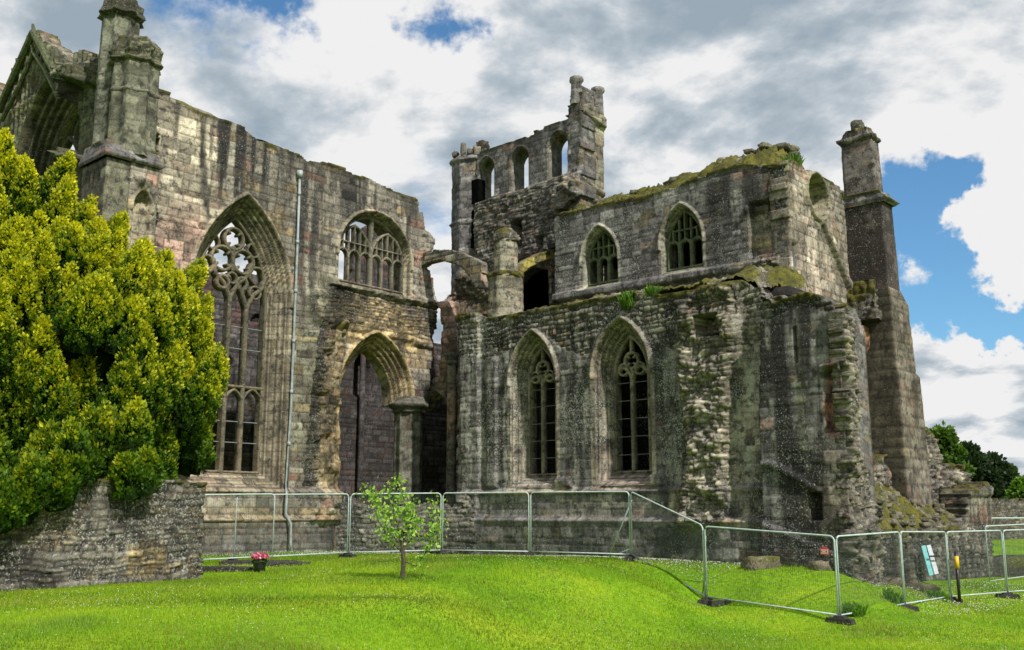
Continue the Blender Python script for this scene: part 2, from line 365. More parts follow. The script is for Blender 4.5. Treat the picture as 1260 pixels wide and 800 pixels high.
    for k in range(1, ns):
        t = k/ns; dd = thick*t; pv = front[bv]*(1-t)+backv[bv]*t
        c2, d2 = paintcol(fu[bv]+dd, fz[bv]+.21*dd, sty, seed+3, stain*.6, lich*.5, (), np.where(istop, ztv[bv], 99.0) if moss else None, moss*.5)
        c2[:, :3] = .75*c2[:, :3]+.25*colr[bv][:, :3]
        jx = (d2*.8)*(mould[bv] < .5)*(1 if k < ns else 0); pv = pv+np.stack([pl.d[0]*jx, pl.d[1]*jx, 0*jx], 1)*.6
        EV.append(pv); EC.append(c2)
    V = np.concatenate([front, backv]+EV); C = np.concatenate([colr, colr*A((.75, .75, .78, 1))]+EC)
    def ch(v, k): return v if k == 0 else (v+nv if k == ns else 2*nv+(k-1)*nb_+loc_[v])
    for gid, gname, gpar in groups:
        I, J = np.nonzero(M & (owner == gid))
        if not len(I): continue
        a, b, c, d = vid(I, J), vid(I, J+1), vid(I+1, J+1), vid(I+1, J)
        Q = [np.stack([a, b, c, d], 1)]
        if back: Q.append(np.stack([d, c, b, a], 1)+nv)
        p, q = sides[gid][:, 0], sides[gid][:, 1]
        for k in range(ns): Q.append(np.stack([ch(q, k), ch(p, k), ch(p, k+1), ch(q, k+1)], 1))
        Q = np.concatenate(Q); un, inv = np.unique(Q.ravel(), return_inverse=True)
        me = npmesh(gname, V[un], inv.reshape(Q.shape), C[un], smooth)
        o = link(gname, me, M_ST, gpar); objs.append(o)
    return objs
# ------------------------------------------------------------------ tracery: a pierced stone plate
def arc(cx, cz, r, a0, a1, n=14): return [(cx+r*math.cos(math.radians(a0+(a1-a0)*i/n)), cz+r*math.sin(math.radians(a0+(a1-a0)*i/n))) for i in range(n+1)]
def ptarch(x0, x1, zs, k=1.0):
    """pointed arch polyline between x0 and x1 springing at zs; k = radius/span"""
    R = (x1-x0)*k; xm = (x0+x1)/2; h = math.sqrt(max(R*R-(R-(x1-x0)/2)**2, 1e-6)); n = 9; out = []
    a1 = math.asin(min(1, h/R))
    out += [(x0+R-R*math.cos(a1*i/n), zs+R*math.sin(a1*i/n)) for i in range(n+1)]
    out += [(x1-R+R*math.cos(a1*i/n), zs+R*math.sin(a1*i/n)) for i in range(n-1, -1, -1)]
    return out
def tracery(name, pl, arch, lines, w0, thick, parent, seed, tint=(.2, .18, .14), res=.02, cull=None, rim=.05):
    """lines: list of (points, halfwidth) in absolute (u,z)"""
    u0, u1, z0, z1 = arch.uc-arch.w-.1, arch.uc+arch.w+.1, arch.zb-.05, arch.za+.1
    nx = int((u1-u0)/res)+1; nz = int((z1-z0)/res)+1; ug = u0+np.arange(nx+1)*res; zg = z0+np.arange(nz+1)*res
    U, Z = np.meshgrid(ug, zg); fu, fz = U.ravel(), Z.ravel()
    def sd(u, z):
        d = np.full(u.shape, 9.0)
        for pts, hw in lines:
            for a, b in zip(pts[:-1], pts[1:]):
                ax, az = a; bx, bz = b; L = (bx-ax)**2+(bz-az)**2+1e-9
                t = np.clip(((u-ax)*(bx-ax)+(z-az)*(bz-az))/L, 0, 1); d = np.minimum(d, np.hypot(u-ax-t*(bx-ax), z-az-t*(bz-az))-hw)
        if rim: d = np.minimum(d, np.abs(arch.sdf(u, z)+rim*.5)-rim)
        return d
    cu_, cz_ = np.meshgrid(ug[:-1]+res/2, zg[:-1]+res/2)
    dc = sd(cu_.ravel(), cz_.ravel()); M = (dc < 0) & (arch.sdf(cu_.ravel(), cz_.ravel()) < .06)
    if cull is not None: M &= ~cull(cu_.ravel(), cz_.ravel())
    M = M.reshape(nz, nx); dv = sd(fu, fz); e = .004
    gu = (sd(fu+e, fz)-dv)/e; gz = (sd(fu, fz+e)-dv)/e; near = abs(dv) < res*.75
    gu = np.clip(gu, -1, 1); gz = np.clip(gz, -1, 1)
    fu = np.where(near, fu-dv*gu, fu); fz = np.where(near, fz-dv*gz, fz)
    prof = np.clip(-dv, 0, .06)*.9
    c = A(tint)[None]*(.6+.8*fbm(fu*5, fz*3, seed, 4))[:, None]; g = sst(.45, .6, fbm(fu*.9, fz*.6, seed+3, 3))[:, None]
    c = c*(1-.5*g)+A((.07, .075, .05))*.5*g
    c = np.concatenate([c, np.full((len(c), 1), .3)], 1)
    fw = w0+prof; bw = w0-thick-prof*.5
    def wv(w): return np.stack([pl.O[0]+pl.d[0]*fu+pl.n[0]*w, pl.O[1]+pl.d[1]*fu+pl.n[1]*w, fz], 1)
    V = np.concatenate([wv(fw), wv(bw)]); C = np.concatenate([c, c]); nv = len(fu)
    def vid(i, j): return i*(nx+1)+j
    I, J = np.nonzero(M); a, b, cc, d = vid(I, J), vid(I, J+1), vid(I+1, J+1), vid(I+1, J)
    Q = [np.stack([a, b, cc, d], 1), np.stack([d, cc, b, a], 1)+nv]
    for di, dj in ((0, -1), (0, 1), (-1, 0), (1, 0)):
        s = np.zeros_like(M)
        if dj == -1: s[:, 1:] = M[:, :-1]
        if dj == 1: s[:, :-1] = M[:, 1:]
        if di == -1: s[1:, :] = M[:-1, :]
        if di == 1: s[:-1, :] = M[1:, :]
        I, J = np.nonzero(M & ~s); a, b, cc, d = vid(I, J), vid(I, J+1), vid(I+1, J+1), vid(I+1, J)
        p, q = {(0, -1): (d, a), (0, 1): (b, cc), (-1, 0): (a, b), (1, 0): (cc, d)}[(di, dj)]
        Q.append(np.stack([q, p, p+nv, q+nv], 1))
    Q = np.concatenate(Q); un, inv = np.unique(Q.ravel(), return_inverse=True)
    return link(name, npmesh(name, V[un], inv.reshape(Q.shape), C[un]), M_ST, parent)
# ------------------------------------------------------------------ lofted masonry (turrets, piers, shafts, buttresses)
def loft(name, rings, sty, seed, parent, step=.09, stain=.5, lich=.4, paints=(), dscale=1.0, cap=True, tint=None, moss=0.0):
    """rings: list of (z, [(x,y)...]) with the same point count"""
    n = len(rings[0][1]); per = []
    big = max(rings, key=lambda r: sum(math.dist(r[1][k], r[1][(k+1) % n]) for k in range(n)))[1]
    seg = [max(1, int(round(math.dist(big[k], big[(k+1) % n])/step))) for k in range(n)]
    def expand(P):
        out = []
        for k in range(n):
            a, b = P[k], P[(k+1) % n]
            for i in range(seg[k]): out.append((a[0]+(b[0]-a[0])*i/seg[k], a[1]+(b[1]-a[1])*i/seg[k]))
        return out
    cum = 0; S_ = []
    for k in range(n):
        L = math.dist(big[k], big[(k+1) % n])
        S_ += [cum+L*i/seg[k] for i in range(seg[k])]; cum += L
    zs = []; pts = []
    for i in range(len(rings)-1):
        (za, Pa), (zb, Pb) = rings[i], rings[i+1]; m = max(1, int(round(max(abs(zb-za), math.dist(Pa[0], Pb[0]))/step))); Ea, Eb = A(expand(Pa)), A(expand(Pb))
        for q in range(m): pts.append(Ea+(Eb-Ea)*q/m); zs.append(za+(zb-za)*q/m)
    pts.append(A(expand(rings[-1][1]))); zs.append(rings[-1][0])
    P = np.stack(pts); m, k, _ = P.shape; Zv = np.repeat(zs, k); Uv = np.tile(S_, m)
    zt = np.full(len(Zv), max(zs))
    c, d = paintcol(Uv, Zv, sty, seed, stain, lich, paints, zt if moss else None, moss)
    if tint is not None:
        v = (c[:, :3].mean(1, keepdims=True)/.16).clip(.4, 1.6); c[:, :3] = .35*c[:, :3]+.65*A(tint)[None]*v
    tan = np.roll(P, -1, 1)-np.roll(P, 1, 1); nr = np.stack([tan[..., 1], -tan[..., 0]], -1); nr /= np.linalg.norm(nr, axis=-1, keepdims=True)+1e-9
    P = P+nr*(d*dscale).reshape(m, k)[..., None]
    V = np.concatenate([P.reshape(-1, 2), Zv[:, None]], 1)
    I, J = np.meshgrid(np.arange(m-1), np.arange(k), indexing='ij'); I = I.ravel(); J = J.ravel(); J2 = (J+1) % k
    Q = np.stack([I*k+J, I*k+J2, (I+1)*k+J2, (I+1)*k+J], 1)
    if cap:
        V = np.concatenate([V, [[*P[-1].mean(0), zs[-1]+.02]]]); c = np.concatenate([c, c[-1:]]); ci = len(V)-1; j = np.arange(k); b = (m-1)*k
        Q = np.concatenate([Q, np.stack([b+j, b+(j+1) % k, np.full(k, ci), np.full(k, ci)], 1)])
    # degenerate quads of the cap -> build as a mix
    me = bpy.data.meshes.new(name)
    if cap:
        nq = len(Q)-k; me = bpy.data.meshes.new(name); me.vertices.add(len(V)); me.vertices.foreach_set('co', V.astype(np.float32).ravel())
        loops = np.concatenate([Q[:nq].ravel(), Q[nq:, :3].ravel()]).astype(np.int32); me.loops.add(len(loops)); me.loops.foreach_set('vertex_index', loops)
        st = np.concatenate([np.arange(nq)*4, nq*4+np.arange(k)*3]).astype(np.int32); me.polygons.add(len(st)); me.polygons.foreach_set('loop_start', st)
        me.polygons.foreach_set('loop_total', np.concatenate([np.full(nq, 4), np.full(k, 3)]).astype(np.int32)); me.update(calc_edges=True)
        a = me.color_attributes.new('Col', 'FLOAT_COLOR', 'POINT'); a.data.foreach_set('color', c.astype(np.float32).ravel())
    else: me = npmesh(name, V, Q, c)
    return link(name, me, M_ST, parent)
def ngon(cx, cy, r, n=8, rot=.39): return [(cx+r*math.cos(rot+2*pi*k/n), cy+r*math.sin(rot+2*pi*k/n)) for k in range(n)]
def starpoly(cx, cy, r, n=8, dip=.82, rot=0.0): return [(cx+(r if k % 2 == 0 else r*dip)*math.cos(rot+pi*k/n), cy+(r if k % 2 == 0 else r*dip)*math.sin(rot+pi*k/n)) for k in range(2*n)]
def rectp(pl, u0, u1, w0, w1): # counter-clockwise seen from above
    q = [pl.at(u0, w0), pl.at(u0, w1), pl.at(u1, w1), pl.at(u1, w0)]
    ar = sum(q[i][0]*q[(i+1) % 4][1]-q[(i+1) % 4][0]*q[i][1] for i in range(4)); return q if ar > 0 else q[::-1]
def patch(name, pl, us, ws, zf, sty, seed, parent, res=.07, mossy=.5, dscale=1.0, lich=.3, stain=.3, keep=None, mat=None, skirt=0):
    """sloping rubble surface over (u,w) of a plane frame"""
    nx = max(2, int(abs(us[1]-us[0])/res)); ny = max(2, int(abs(ws[1]-ws[0])/res))
    ul = np.linspace(us[0], us[1], nx+1); wl = np.linspace(ws[0], ws[1], ny+1); sk = np.zeros(1)
    if skirt: ul = np.concatenate([ul, [ul[-1]]*3]); wl = np.concatenate([wl, [wl[-1]]*3]); nx += 3; ny += 3
    U, W = np.meshgrid(ul, wl); fu, fw = U.ravel(), W.ravel(); z = zf(fu, fw)
    if skirt:
        II, JJ = np.meshgrid(np.arange(ny+1), np.arange(nx+1), indexing='ij'); e_ = np.minimum(ny-II, nx-JJ).ravel(); sk = skirt*np.clip(3-e_, 0, 3)/3; z = z-sk
    c, d = paintcol(fu, fw*1.3+z*.7, sty, seed, stain, lich); m = sst(.62-.5*mossy, .80-.5*mossy, fbm(fu*.9, fw*.9+z, seed+5, 4))
    g = fbm(fu*4, fw*4+z*2, seed+6, 3)[:, None]; mc = A((.03, .036, .01))*(1-g)+A((.16, .15, .025))*g
    c[:, :3] = c[:, :3]*(1-m[:, None])+mc*m[:, None]; c[:, 3] *= (1-m)
    z = z+(d*dscale+.05*m)*(sk == 0); X = pl.O[0]+pl.d[0]*fu+pl.n[0]*fw; Y = pl.O[1]+pl.d[1]*fu+pl.n[1]*fw
    V = np.stack([X, Y, z], 1); I, J = np.meshgrid(np.arange(ny), np.arange(nx), indexing='ij'); I, J = I.ravel(), J.ravel()
    if keep is not None:
        k = keep(U[:-1, :-1].ravel(), W[:-1, :-1].ravel()); I, J = I[k], J[k]
    a = I*(nx+1)+J; Q = np.stack([a, a+1, a+nx+2, a+nx+1], 1)
    return link(name, npmesh(name, V, Q, c), M_ST, parent)
def rocks(name, items, seed, parent, mossy=.3, sub=2, tint=(.17, .155, .125)):
    """items: (x,y,z,sx,sy,sz) one mesh of one or more broken stones"""
    rs = np.random.RandomState(seed); V = []; Q = []; C = []; b = 0
    bm = bmesh.new(); bmesh.ops.create_cube(bm, size=2); bmesh.ops.subdivide_edges(bm, edges=bm.edges[:], cuts=3, use_grid_fill=True)
    base = A([v.co[:] for v in bm.verts]); faces = A([[v.index for v in f.verts] for f in bm.faces]); bm.free()
    for it in items:
        x, y, z, sx, sy, sz = it[:6]; L = np.linalg.norm(base, axis=1, keepdims=True); p = base*(.55+.45*(1.25/L)); o = rs.rand()*90
        nz = fbm(p[:, 0]*1.6+o, p[:, 1]*1.6+p[:, 2]*1.9, seed, 3)-.5; p = p*(1+.6*nz)[:, None]
        a = rs.rand()*6.28 if len(it) < 7 else it[6]; q = p*A((sx, sy, sz))*.5; q = np.stack([q[:, 0]*math.cos(a)-q[:, 1]*math.sin(a), q[:, 0]*math.sin(a)+q[:, 1]*math.cos(a), q[:, 2]], 1)+A((x, y, z))
        v = (.6+.8*rs.rand())*(.75+.5*fbm(p[:, 0]*3+o, p[:, 2]*3+p[:, 1], seed+1, 3)); c = A(tint)[None]*v[:, None]
        m = (sst(.1, .7, p[:, 2])*sst(.7-.6*mossy, .9-.6*mossy, fbm(p[:, 0]*1.5+o, p[:, 1]*1.5, seed+2, 3)))[:, None]
        c = c*(1-m)+A((.10, .105, .016))*m; C.append(np.concatenate([c, np.full((len(c), 1), .45)], 1)); V.append(q); Q.append(faces+b); b += len(base)
    return link(name, npmesh(name, np.concatenate(V), np.concatenate(Q), np.concatenate(C)), M_ST, parent)
# ================================================================== THE ABBEY
AB = empty('ruined_abbey', (0, 38, 1), 'large roofless medieval abbey ruin of weathered grey stone with pointed traceried windows', 'ruined abbey')
T, C_, P_, W_, G_, F_ = PT_T, PC, PP, PW, PG, PF
TINT = (.33, .29, .21)
# --- transept, east side
tp = T.poly([(190, 700), (193, 112), (250, 138), (300, 160), (345, 184), (368, 193), (380, 199), (420, 209), (440, 216), (455, 221), (480, 231), (505, 243), (514, 249), (521, 268), (524, 285), (531, 291), (529, 305), (523, 316), (527, 330), (533, 345), (534, 366), (539, 372), (537, 395), (533, 420), (531, 450), (527, 490)]) + T.poly([(524, 500), (486, 500), (486, 700)], -.2)
BW = Arch(-2.2, 1.5, 3.92, 10.2, 13.25); CW = Arch(3.95, 1.75, 11.58, 12.72, 14.5); AR = Arch(4.12, 1.36, 0.3, 7.0, 9.05)
wins = empty('window', (0, 0, 0), None, None); wins.parent = AB
BWo, = [bpy.data.objects.new('window', None)]; COL.objects.link(BWo); BWo.parent = AB
bpy.data.objects.remove(wins)
def sub(name):
    o = bpy.data.objects.new(name, None); COL.objects.link(o); o.parent = AB; o.empty_display_size = .1; return o
CWo = sub('window'); ARo = sub('archway')
def px(pl, x, y, rx, rz, c, a, kind='ell', w=0):
    u, z = pl.uv(x, y, w); return (kind, u, z, rx, rz, c, a)
YEL = (.34, .255, .125); PNK = (.255, .165, .135); GRN = (.115, .125, .07); RED = (.34, .13, .085); PAL = (.36, .32, .25); GRY = (.11, .105, .10)
tpaint = [px(T, 300, 175, 2.4, 1.6, 'run', .8), px(T, 350, 250, 1.0, 2.2, 'run', .6), px(T, 230, 250, 1.4, 3.5, (.34, .30, .22), .6), px(T, 395, 300, .35, 3, PAL, .5), px(T, 225, 300, 1.1, 1.8, PNK, .75), px(T, 215, 190, 1.8, 2.6, PAL, .55), px(T, 262, 560, .8, 1.5, PNK, .8), px(T, 290, 190, 1.2, 3.2, 'run', .9), px(T, 322, 215, 1.1, 1.9, 'run', .9), px(T, 262, 190, .5, 3, 'run', .9), px(T, 385, 240, .8, 2.6, 'run', .8), px(T, 440, 238, 1.6, 1.3, 'run', .85), px(T, 500, 265, .7, 1.5, 'run', .9),
          px(T, 378, 300, .5, 3, 'run', .7), px(T, 460, 400, 2.4, 1.1, YEL, .75), px(T, 402, 500, .8, 4, YEL, .6), px(T, 440, 520, 1.0, 3.5, YEL, .7), px(T, 345, 520, .6, 3, 'run', .5), px(T, 375, 480, .6, 3.5, GRN, .4), px(T, 405, 370, 1.0, 1.0, GRN, .5), px(T, 510, 420, .8, 1.2, YEL, .5), px(T, 300, 640, 4.0, .55, YEL, .35), px(T, 320, 662, 5, .6, GRY, .8), px(T, 540, 400, .4, 1, GRY, .5)]
corb = T.poly([(383, 360), (412, 352), (425, 395), (418, 470), (420, 640), (375, 640), (380, 470)])
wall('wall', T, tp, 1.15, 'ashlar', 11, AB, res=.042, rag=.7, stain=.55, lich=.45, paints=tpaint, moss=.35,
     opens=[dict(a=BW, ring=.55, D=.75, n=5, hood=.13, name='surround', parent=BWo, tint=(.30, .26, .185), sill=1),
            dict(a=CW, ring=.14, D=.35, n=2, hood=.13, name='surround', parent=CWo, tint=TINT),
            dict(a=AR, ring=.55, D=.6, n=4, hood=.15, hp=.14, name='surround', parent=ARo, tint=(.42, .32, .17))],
     regions=[(T.poly([(404, 350), (540, 376), (536, 425), (470, 402), (410, 398), (395, 470), (385, 600), (372, 600), (385, 420)]), 'rubble')],
     bumps=[(corb, .28, .30, .25), (T.poly([(404, 340), (540, 371), (540, 380), (404, 350)]), .16, .06, .06), (T.poly([(404, 385), (470, 398), (536, 420), (536, 432), (470, 412), (404, 402)]), .10, .2, .1),
            ([(-7, 0), (2.2, 0), (2.2, 3.30), (-7, 3.30)], .14, .02, .05), ([(-7, 0), (2.2, 0), (2.2, 2.32), (-7, 2.32)], .16, .02, .05), ([(-7, 3.22), (2.2, 3.22), (2.2, 3.38), (-7, 3.38)], .10, .03, .04), ([(-7, 2.25), (2.2, 2.25), (2.2, 2.42), (-7, 2.42)], .10, .03, .04),
            (T.poly([(520, 285), (534, 285), (532, 312), (520, 312)]), .15, .2, .08)])
# big window tracery (two tall mullions stand, the left lights are broken away)
u0, w_, zb, zs, za = BW.uc, BW.w, BW.zb, BW.zs, BW.za
m1, m2, m3 = u0-.80, u0-.05, u0+.68
L = [([(m2, zb), (m2, 10.3)], .085), ([(m3, zb), (m3, 9.9)], .08), ([(m1, zb), (m1, 7.0)], .075), ([(u0-w_, 7.0), (u0+w_, 7.0)], .06)]
for a, b in ((u0-w_, m1), (m1, m2), (m2, m3), (m3, u0+w_)): L.append((ptarch(a, b, 6.35, .8), .045))
for pts in ([(m2, 10.2), (m2-.25, 10.7), (m2-.62, 11.0), (m2-.75, 11.5)], [(m2, 10.2), (m2+.28, 10.75), (m2+.62, 11.05), (m2+.85, 11.6)], [(m3, 9.9), (m3-.25, 10.5), (m3-.5, 10.8)], [(m3, 9.9), (m3+.25, 10.45), (m3+.6, 10.75), (m3+.75, 11.2)],
            [(u0, 11.25), (u0, 12.1)], [(m2-.7, 11.3), (m2-1.05, 10.8), (m2-1.3, 10.4)]): L.append((pts, .075))
L += [(arc(u0-.44, 11.62, .44, 0, 360, 20), .062), (arc(u0+.44, 11.62, .44, 0, 360, 20), .062), (arc(u0, 12.42, .40, 0, 360, 20), .062), (arc(u0-.38, 10.75, .24, 0, 360, 14), .07), (arc(u0+.42, 10.8, .22, 0, 360, 14), .07), (arc(u0-1.05, 11.3, .30, -60, 120, 10), .05), (arc(u0+1.05, 11.2, .32, 60, 250, 10), .05), (arc(u0-.85, 12.15, .26, 0, 360, 14), .04), (arc(u0+.85, 12.15, .26, 0, 360, 14), .04), (arc(u0+1.0, 10.55, .24, 0, 360, 12), .04), (arc(u0, 10.95, .2, 0, 360, 12), .045)]
for cx, cz, r in ((u0-.44, 11.62, .44), (u0+.44, 11.62, .44), (u0, 12.42, .4)):
    for k in range(4): a = pi/4+k*pi/2; L.append(([(cx+r*math.cos(a), cz+r*math.sin(a)), (cx+r*.66*math.cos(a), cz+r*.66*math.sin(a))], .05))
tracery('tracery', T, BW, L, -.72, .26, BWo, 61, (.20, .17, .115), cull=lambda u, z: (u < u0-.95) & (z > 7.1) & (z < 10.9) & (u > u0-w_+.08))
gb = MB()
for z in (5.0, 5.75, 8.4, 9.2):
    a = T.at(u0-w_, -.85); b = T.at(u0+w_, -.85); gb = MB(); gb.tube([(a[0], a[1], z), (b[0], b[1], z)], .016, 4); gb.build('saddle_bar', M_IRON, BWo)
# clerestory window: two arched halves of three lights under upright panels
u0, w_, zb, zs, za = CW.uc, CW.w, CW.zb, CW.zs, CW.za; L = []
xs = [u0-w_+2*w_*k/6 for k in range(7)]
for k in range(1, 6): L.append(([(xs[k], zb), (xs[k], 12.75 if k != 3 else za)], .055 if k != 3 else .09))
for k in range(6): L.append((ptarch(xs[k], xs[k+1], 12.62, .6), .045))
L += [(ptarch(xs[0], xs[3], 12.75, .75), .055), (ptarch(xs[3], xs[6], 12.75, .75), .055)]
for h in (0, 3):
    for k in range(1, 6):
        x = xs[h]+(xs[h+3]-xs[h])*k/6; R = (xs[3]-xs[0])*.75; d = abs(x-(xs[h]+xs[h+3])/2); L.append(([(x, 12.9), (x, 12.75+math.sqrt(max(R*R-(R-(xs[3]-xs[0])/2+d)**2, 0)))], .028))
    L.append(([(xs[h]+.16, 13.25), (xs[h+3]-.16, 13.25)], .03))
tracery('tracery', T, CW, L, -.30, .22, CWo, 62, (.21, .19, .145))
sl = T.off(.12)
# pier between the arches
cx, cy = T.at(6.22, -.35); zc = 6.95
PR_ = sub('pier')
loft('shaft', [(.4, starpoly(cx, cy, .74, 8, .86, .3)), (1.6, starpoly(cx, cy, .70, 8, .86, .3)), (1.9, starpoly(cx, cy, .62, 8, .84, .3)), (zc-.35, starpoly(cx, cy, .60, 8, .84, .3))], 'grey', 21, PR_, tint=(.14, .14, .095), stain=.3, dscale=.3, lich=.2)
loft('capital', [(zc-.37, ngon(cx, cy, .63, 12)), (zc-.30, ngon(cx, cy, .72, 12)), (zc-.22, ngon(cx, cy, .66, 12)), (zc-.12, ngon(cx, cy, .84, 12)), (zc, ngon(cx, cy, .86, 12)), (zc+.08, ngon(cx, cy, .72, 12)), (zc+.3, ngon(cx, cy, .62, 12))], 'grey', 22, PR_, tint=(.13, .125, .09), stain=.2, dscale=.3, step=.06)
# transept west wall seen through the openings
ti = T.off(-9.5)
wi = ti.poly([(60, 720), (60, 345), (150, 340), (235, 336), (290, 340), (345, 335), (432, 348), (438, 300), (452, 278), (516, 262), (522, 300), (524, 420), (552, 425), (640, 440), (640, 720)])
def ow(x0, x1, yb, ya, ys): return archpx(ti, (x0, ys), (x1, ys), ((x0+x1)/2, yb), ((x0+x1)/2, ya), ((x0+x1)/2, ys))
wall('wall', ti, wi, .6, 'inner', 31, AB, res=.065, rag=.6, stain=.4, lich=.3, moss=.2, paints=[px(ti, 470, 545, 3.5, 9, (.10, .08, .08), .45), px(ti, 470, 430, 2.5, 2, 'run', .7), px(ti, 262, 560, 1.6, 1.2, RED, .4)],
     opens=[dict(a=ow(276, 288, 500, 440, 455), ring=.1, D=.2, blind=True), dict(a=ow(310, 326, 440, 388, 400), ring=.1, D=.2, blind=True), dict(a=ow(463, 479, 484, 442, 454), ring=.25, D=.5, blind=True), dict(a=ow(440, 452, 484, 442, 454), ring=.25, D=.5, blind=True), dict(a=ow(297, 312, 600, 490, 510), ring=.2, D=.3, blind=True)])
loft('shaft', [(.4, ngon(*ti.at(ti.uv(440, 520)[0], .3), .16)), (11, ngon(*ti.at(ti.uv(440, 520)[0], .3), .15))], 'dark', 32, AB, dscale=.3)
# drain pipe
dp = MB(); q = [(369, 216), (366, 300), (362, 400), (358, 500), (352.5, 600)]
P3 = [(*T.at(T.uv(x, y, .12)[0], .12), T.uv(x, y, .12)[1]) for x, y in q]; ux = T.uv(352, 610, .34)[0]
P3 += [(*T.at(T.uv(352, 608, .12)[0], .12), 3.45), (*T.at(ux, .36), 3.15), (*T.at(ux, .36), 2.5), (*T.at(ux+.12, .52), 2.15), (*T.at(ux+.14, .52), 1.5), (*T.at(ux+.2, .56), 1.05)]
dp.tube(P3, .05, 10)
for z_ in (14.5, 12.6, 10.7, 8.8, 6.9, 5.0):
    k = min(range(5), key=lambda i: abs(P3[i][2]-z_)); a, b = (P3[k], P3[k+1]) if P3[k][2] >= z_ else (P3[k-1], P3[k]); t = (a[2]-z_)/(a[2]-b[2]+1e-6)
    c = [a[i]+(b[i]-a[i])*t for i in range(3)]; dp.tube([(c[0], c[1], c[2]-.07), (c[0], c[1], c[2]+.07)], .068, 10)
dp.box((P3[0][0], P3[0][1], P3[0][2]+.05), .2, .2, .28); dp.build('drainpipe', M_PIPE, AB, True)
# slab roof behind the wall head
patch('roof', T, (-6.6, -.7), (-.1, -2.2), lambda u, w: 16.15+.03*(-u)+.55*abs(w)+.09*np.floor(abs(w)*3)/3-.75*np.maximum(0, u+2.6)*(abs(w)/2.2), 'ashlar', 41, AB, res=.07, mossy=.35, dscale=.8, lich=.5)
# --- south front of the transept: gable wall, buttresses, turrets
PSo = Plane(T.at(-7.1, .8), E2)
S_ = PSo.off(-.7)
gp = S_.poly([(-60, 330), (-60, 90), (-30, 95), (-12, 100), (0, 128), (8, 122), (22, 88), (38, 55), (44, 40), (48, 38), (54, 52), (66, 57), (74, 66), (84, 76), (90, 88), (92, 66), (103, 63), (135, 74), (150, 90), (150, 330)])
zt = S_.uv(50, 120)[1]; gu = -7.75
GW = Arch(gu, 2.15, 5.0, zt-3.5, zt-.45); GWo = sub('window')
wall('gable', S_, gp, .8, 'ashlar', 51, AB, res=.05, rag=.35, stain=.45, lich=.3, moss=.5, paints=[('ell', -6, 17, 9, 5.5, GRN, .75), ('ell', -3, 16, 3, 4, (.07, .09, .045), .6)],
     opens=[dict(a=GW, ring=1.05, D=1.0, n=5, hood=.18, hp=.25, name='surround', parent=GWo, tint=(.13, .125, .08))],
     bumps=[(S_.poly([(64, 330), (64, 205), (68, 200), (68, 110), (92, 92), (132, 92), (134, 200), (134, 330)]), .55, .03, .06), (S_.poly([(60, 207), (60, 199), (140, 199), (140, 207)]), .75, .06, .06),
            (S_.poly([(86, 112), (86, 82), (140, 84), (140, 112)]), .72, .4, .12), *[([(u_, 16.6), (u_+.12, 16.6), (u_+.12, 21), (u_, 21)], .10, .04, .03) for u_ in np.arange(-12, -3.4, .42)], ([(-12, 18.9), (-3, 18.9), (-3, 19.05), (-12, 19.05)], .10, .04, .03), (S_.poly([(74, 200), (74, 112), (80, 110), (80, 200)]), .68, .03, .04), (S_.poly([(88, 200), (88, 112), (93, 110), (93, 200)]), .68, .03, .04),(S_.poly([(110, 200), (110, 112), (114, 110), (114, 200)]), .68, .03, .04)])
gm = [(-60+0, 0)]
for nm, pts, rr in (('coping', [(0, 146), (12, 120), (28, 84), (47, 42)], .16), ('coping', [(47, 42), (60, 66), (74, 92), (86, 116)], .16), ('coping', [(8, 150), (30, 108), (47, 66), (62, 88), (80, 126)], .10)):
    b_ = MB(); Q_ = [(*S_.at(S_.uv(x, y)[0], .2), S_.uv(x, y)[1]) for x, y in pts]; QQ = []
    for i in range(len(Q_)-1):
        for k in range(6): QQ.append(tuple(Q_[i][j]+(Q_[i+1][j]-Q_[i][j])*k/6 for j in range(3)))
    QQ.append(Q_[-1]); b_.tube(QQ, rr, 8)
    rs = random.Random(3)
    for q_ in QQ[::2]: b_.tube([(q_[0], q_[1], q_[2]+rr*.5), (q_[0]+rs.uniform(-.1, .1), q_[1], q_[2]+rr+.2)], .1, 5, .05)
    me = b_.mesh(nm); n_ = len(me.vertices); co = np.zeros(n_*3, np.float32); me.vertices.foreach_get('co', co); co = co.reshape(-1, 3)
    v = .6+.8*fbm(co[:, 0]*4, co[:, 2]*4, 5, 3); ca = np.concatenate([A((.10, .115, .06))[None]*v[:, None], np.full((n_, 1), .3)], 1).astype(np.float32); at_ = me.color_attributes.new('Col', 'FLOAT_COLOR', 'POINT'); at_.data.foreach_set('color', ca.ravel()); link(nm, me, M_ST, AB)
L = []
for k in (-1, 0, 1): L.append(([(gu+k*1.05, 5), (gu+k*1.05, zt-3.2)], .09))
for k in range(4): L.append((ptarch(gu-2.15+k*1.075, gu-1.075+k*1.075, zt-3.6, .8), .06))
L += [(ptarch(gu-2.15, gu, zt-3.3, .9), .07), (ptarch(gu, gu+2.15, zt-3.3, .9), .07), (arc(gu, zt-1.6, .55, 0, 360, 18), .07)]
tracery('tracery', S_, GW, L, -1.0, .25, GWo, 63, (.09, .095, .06))
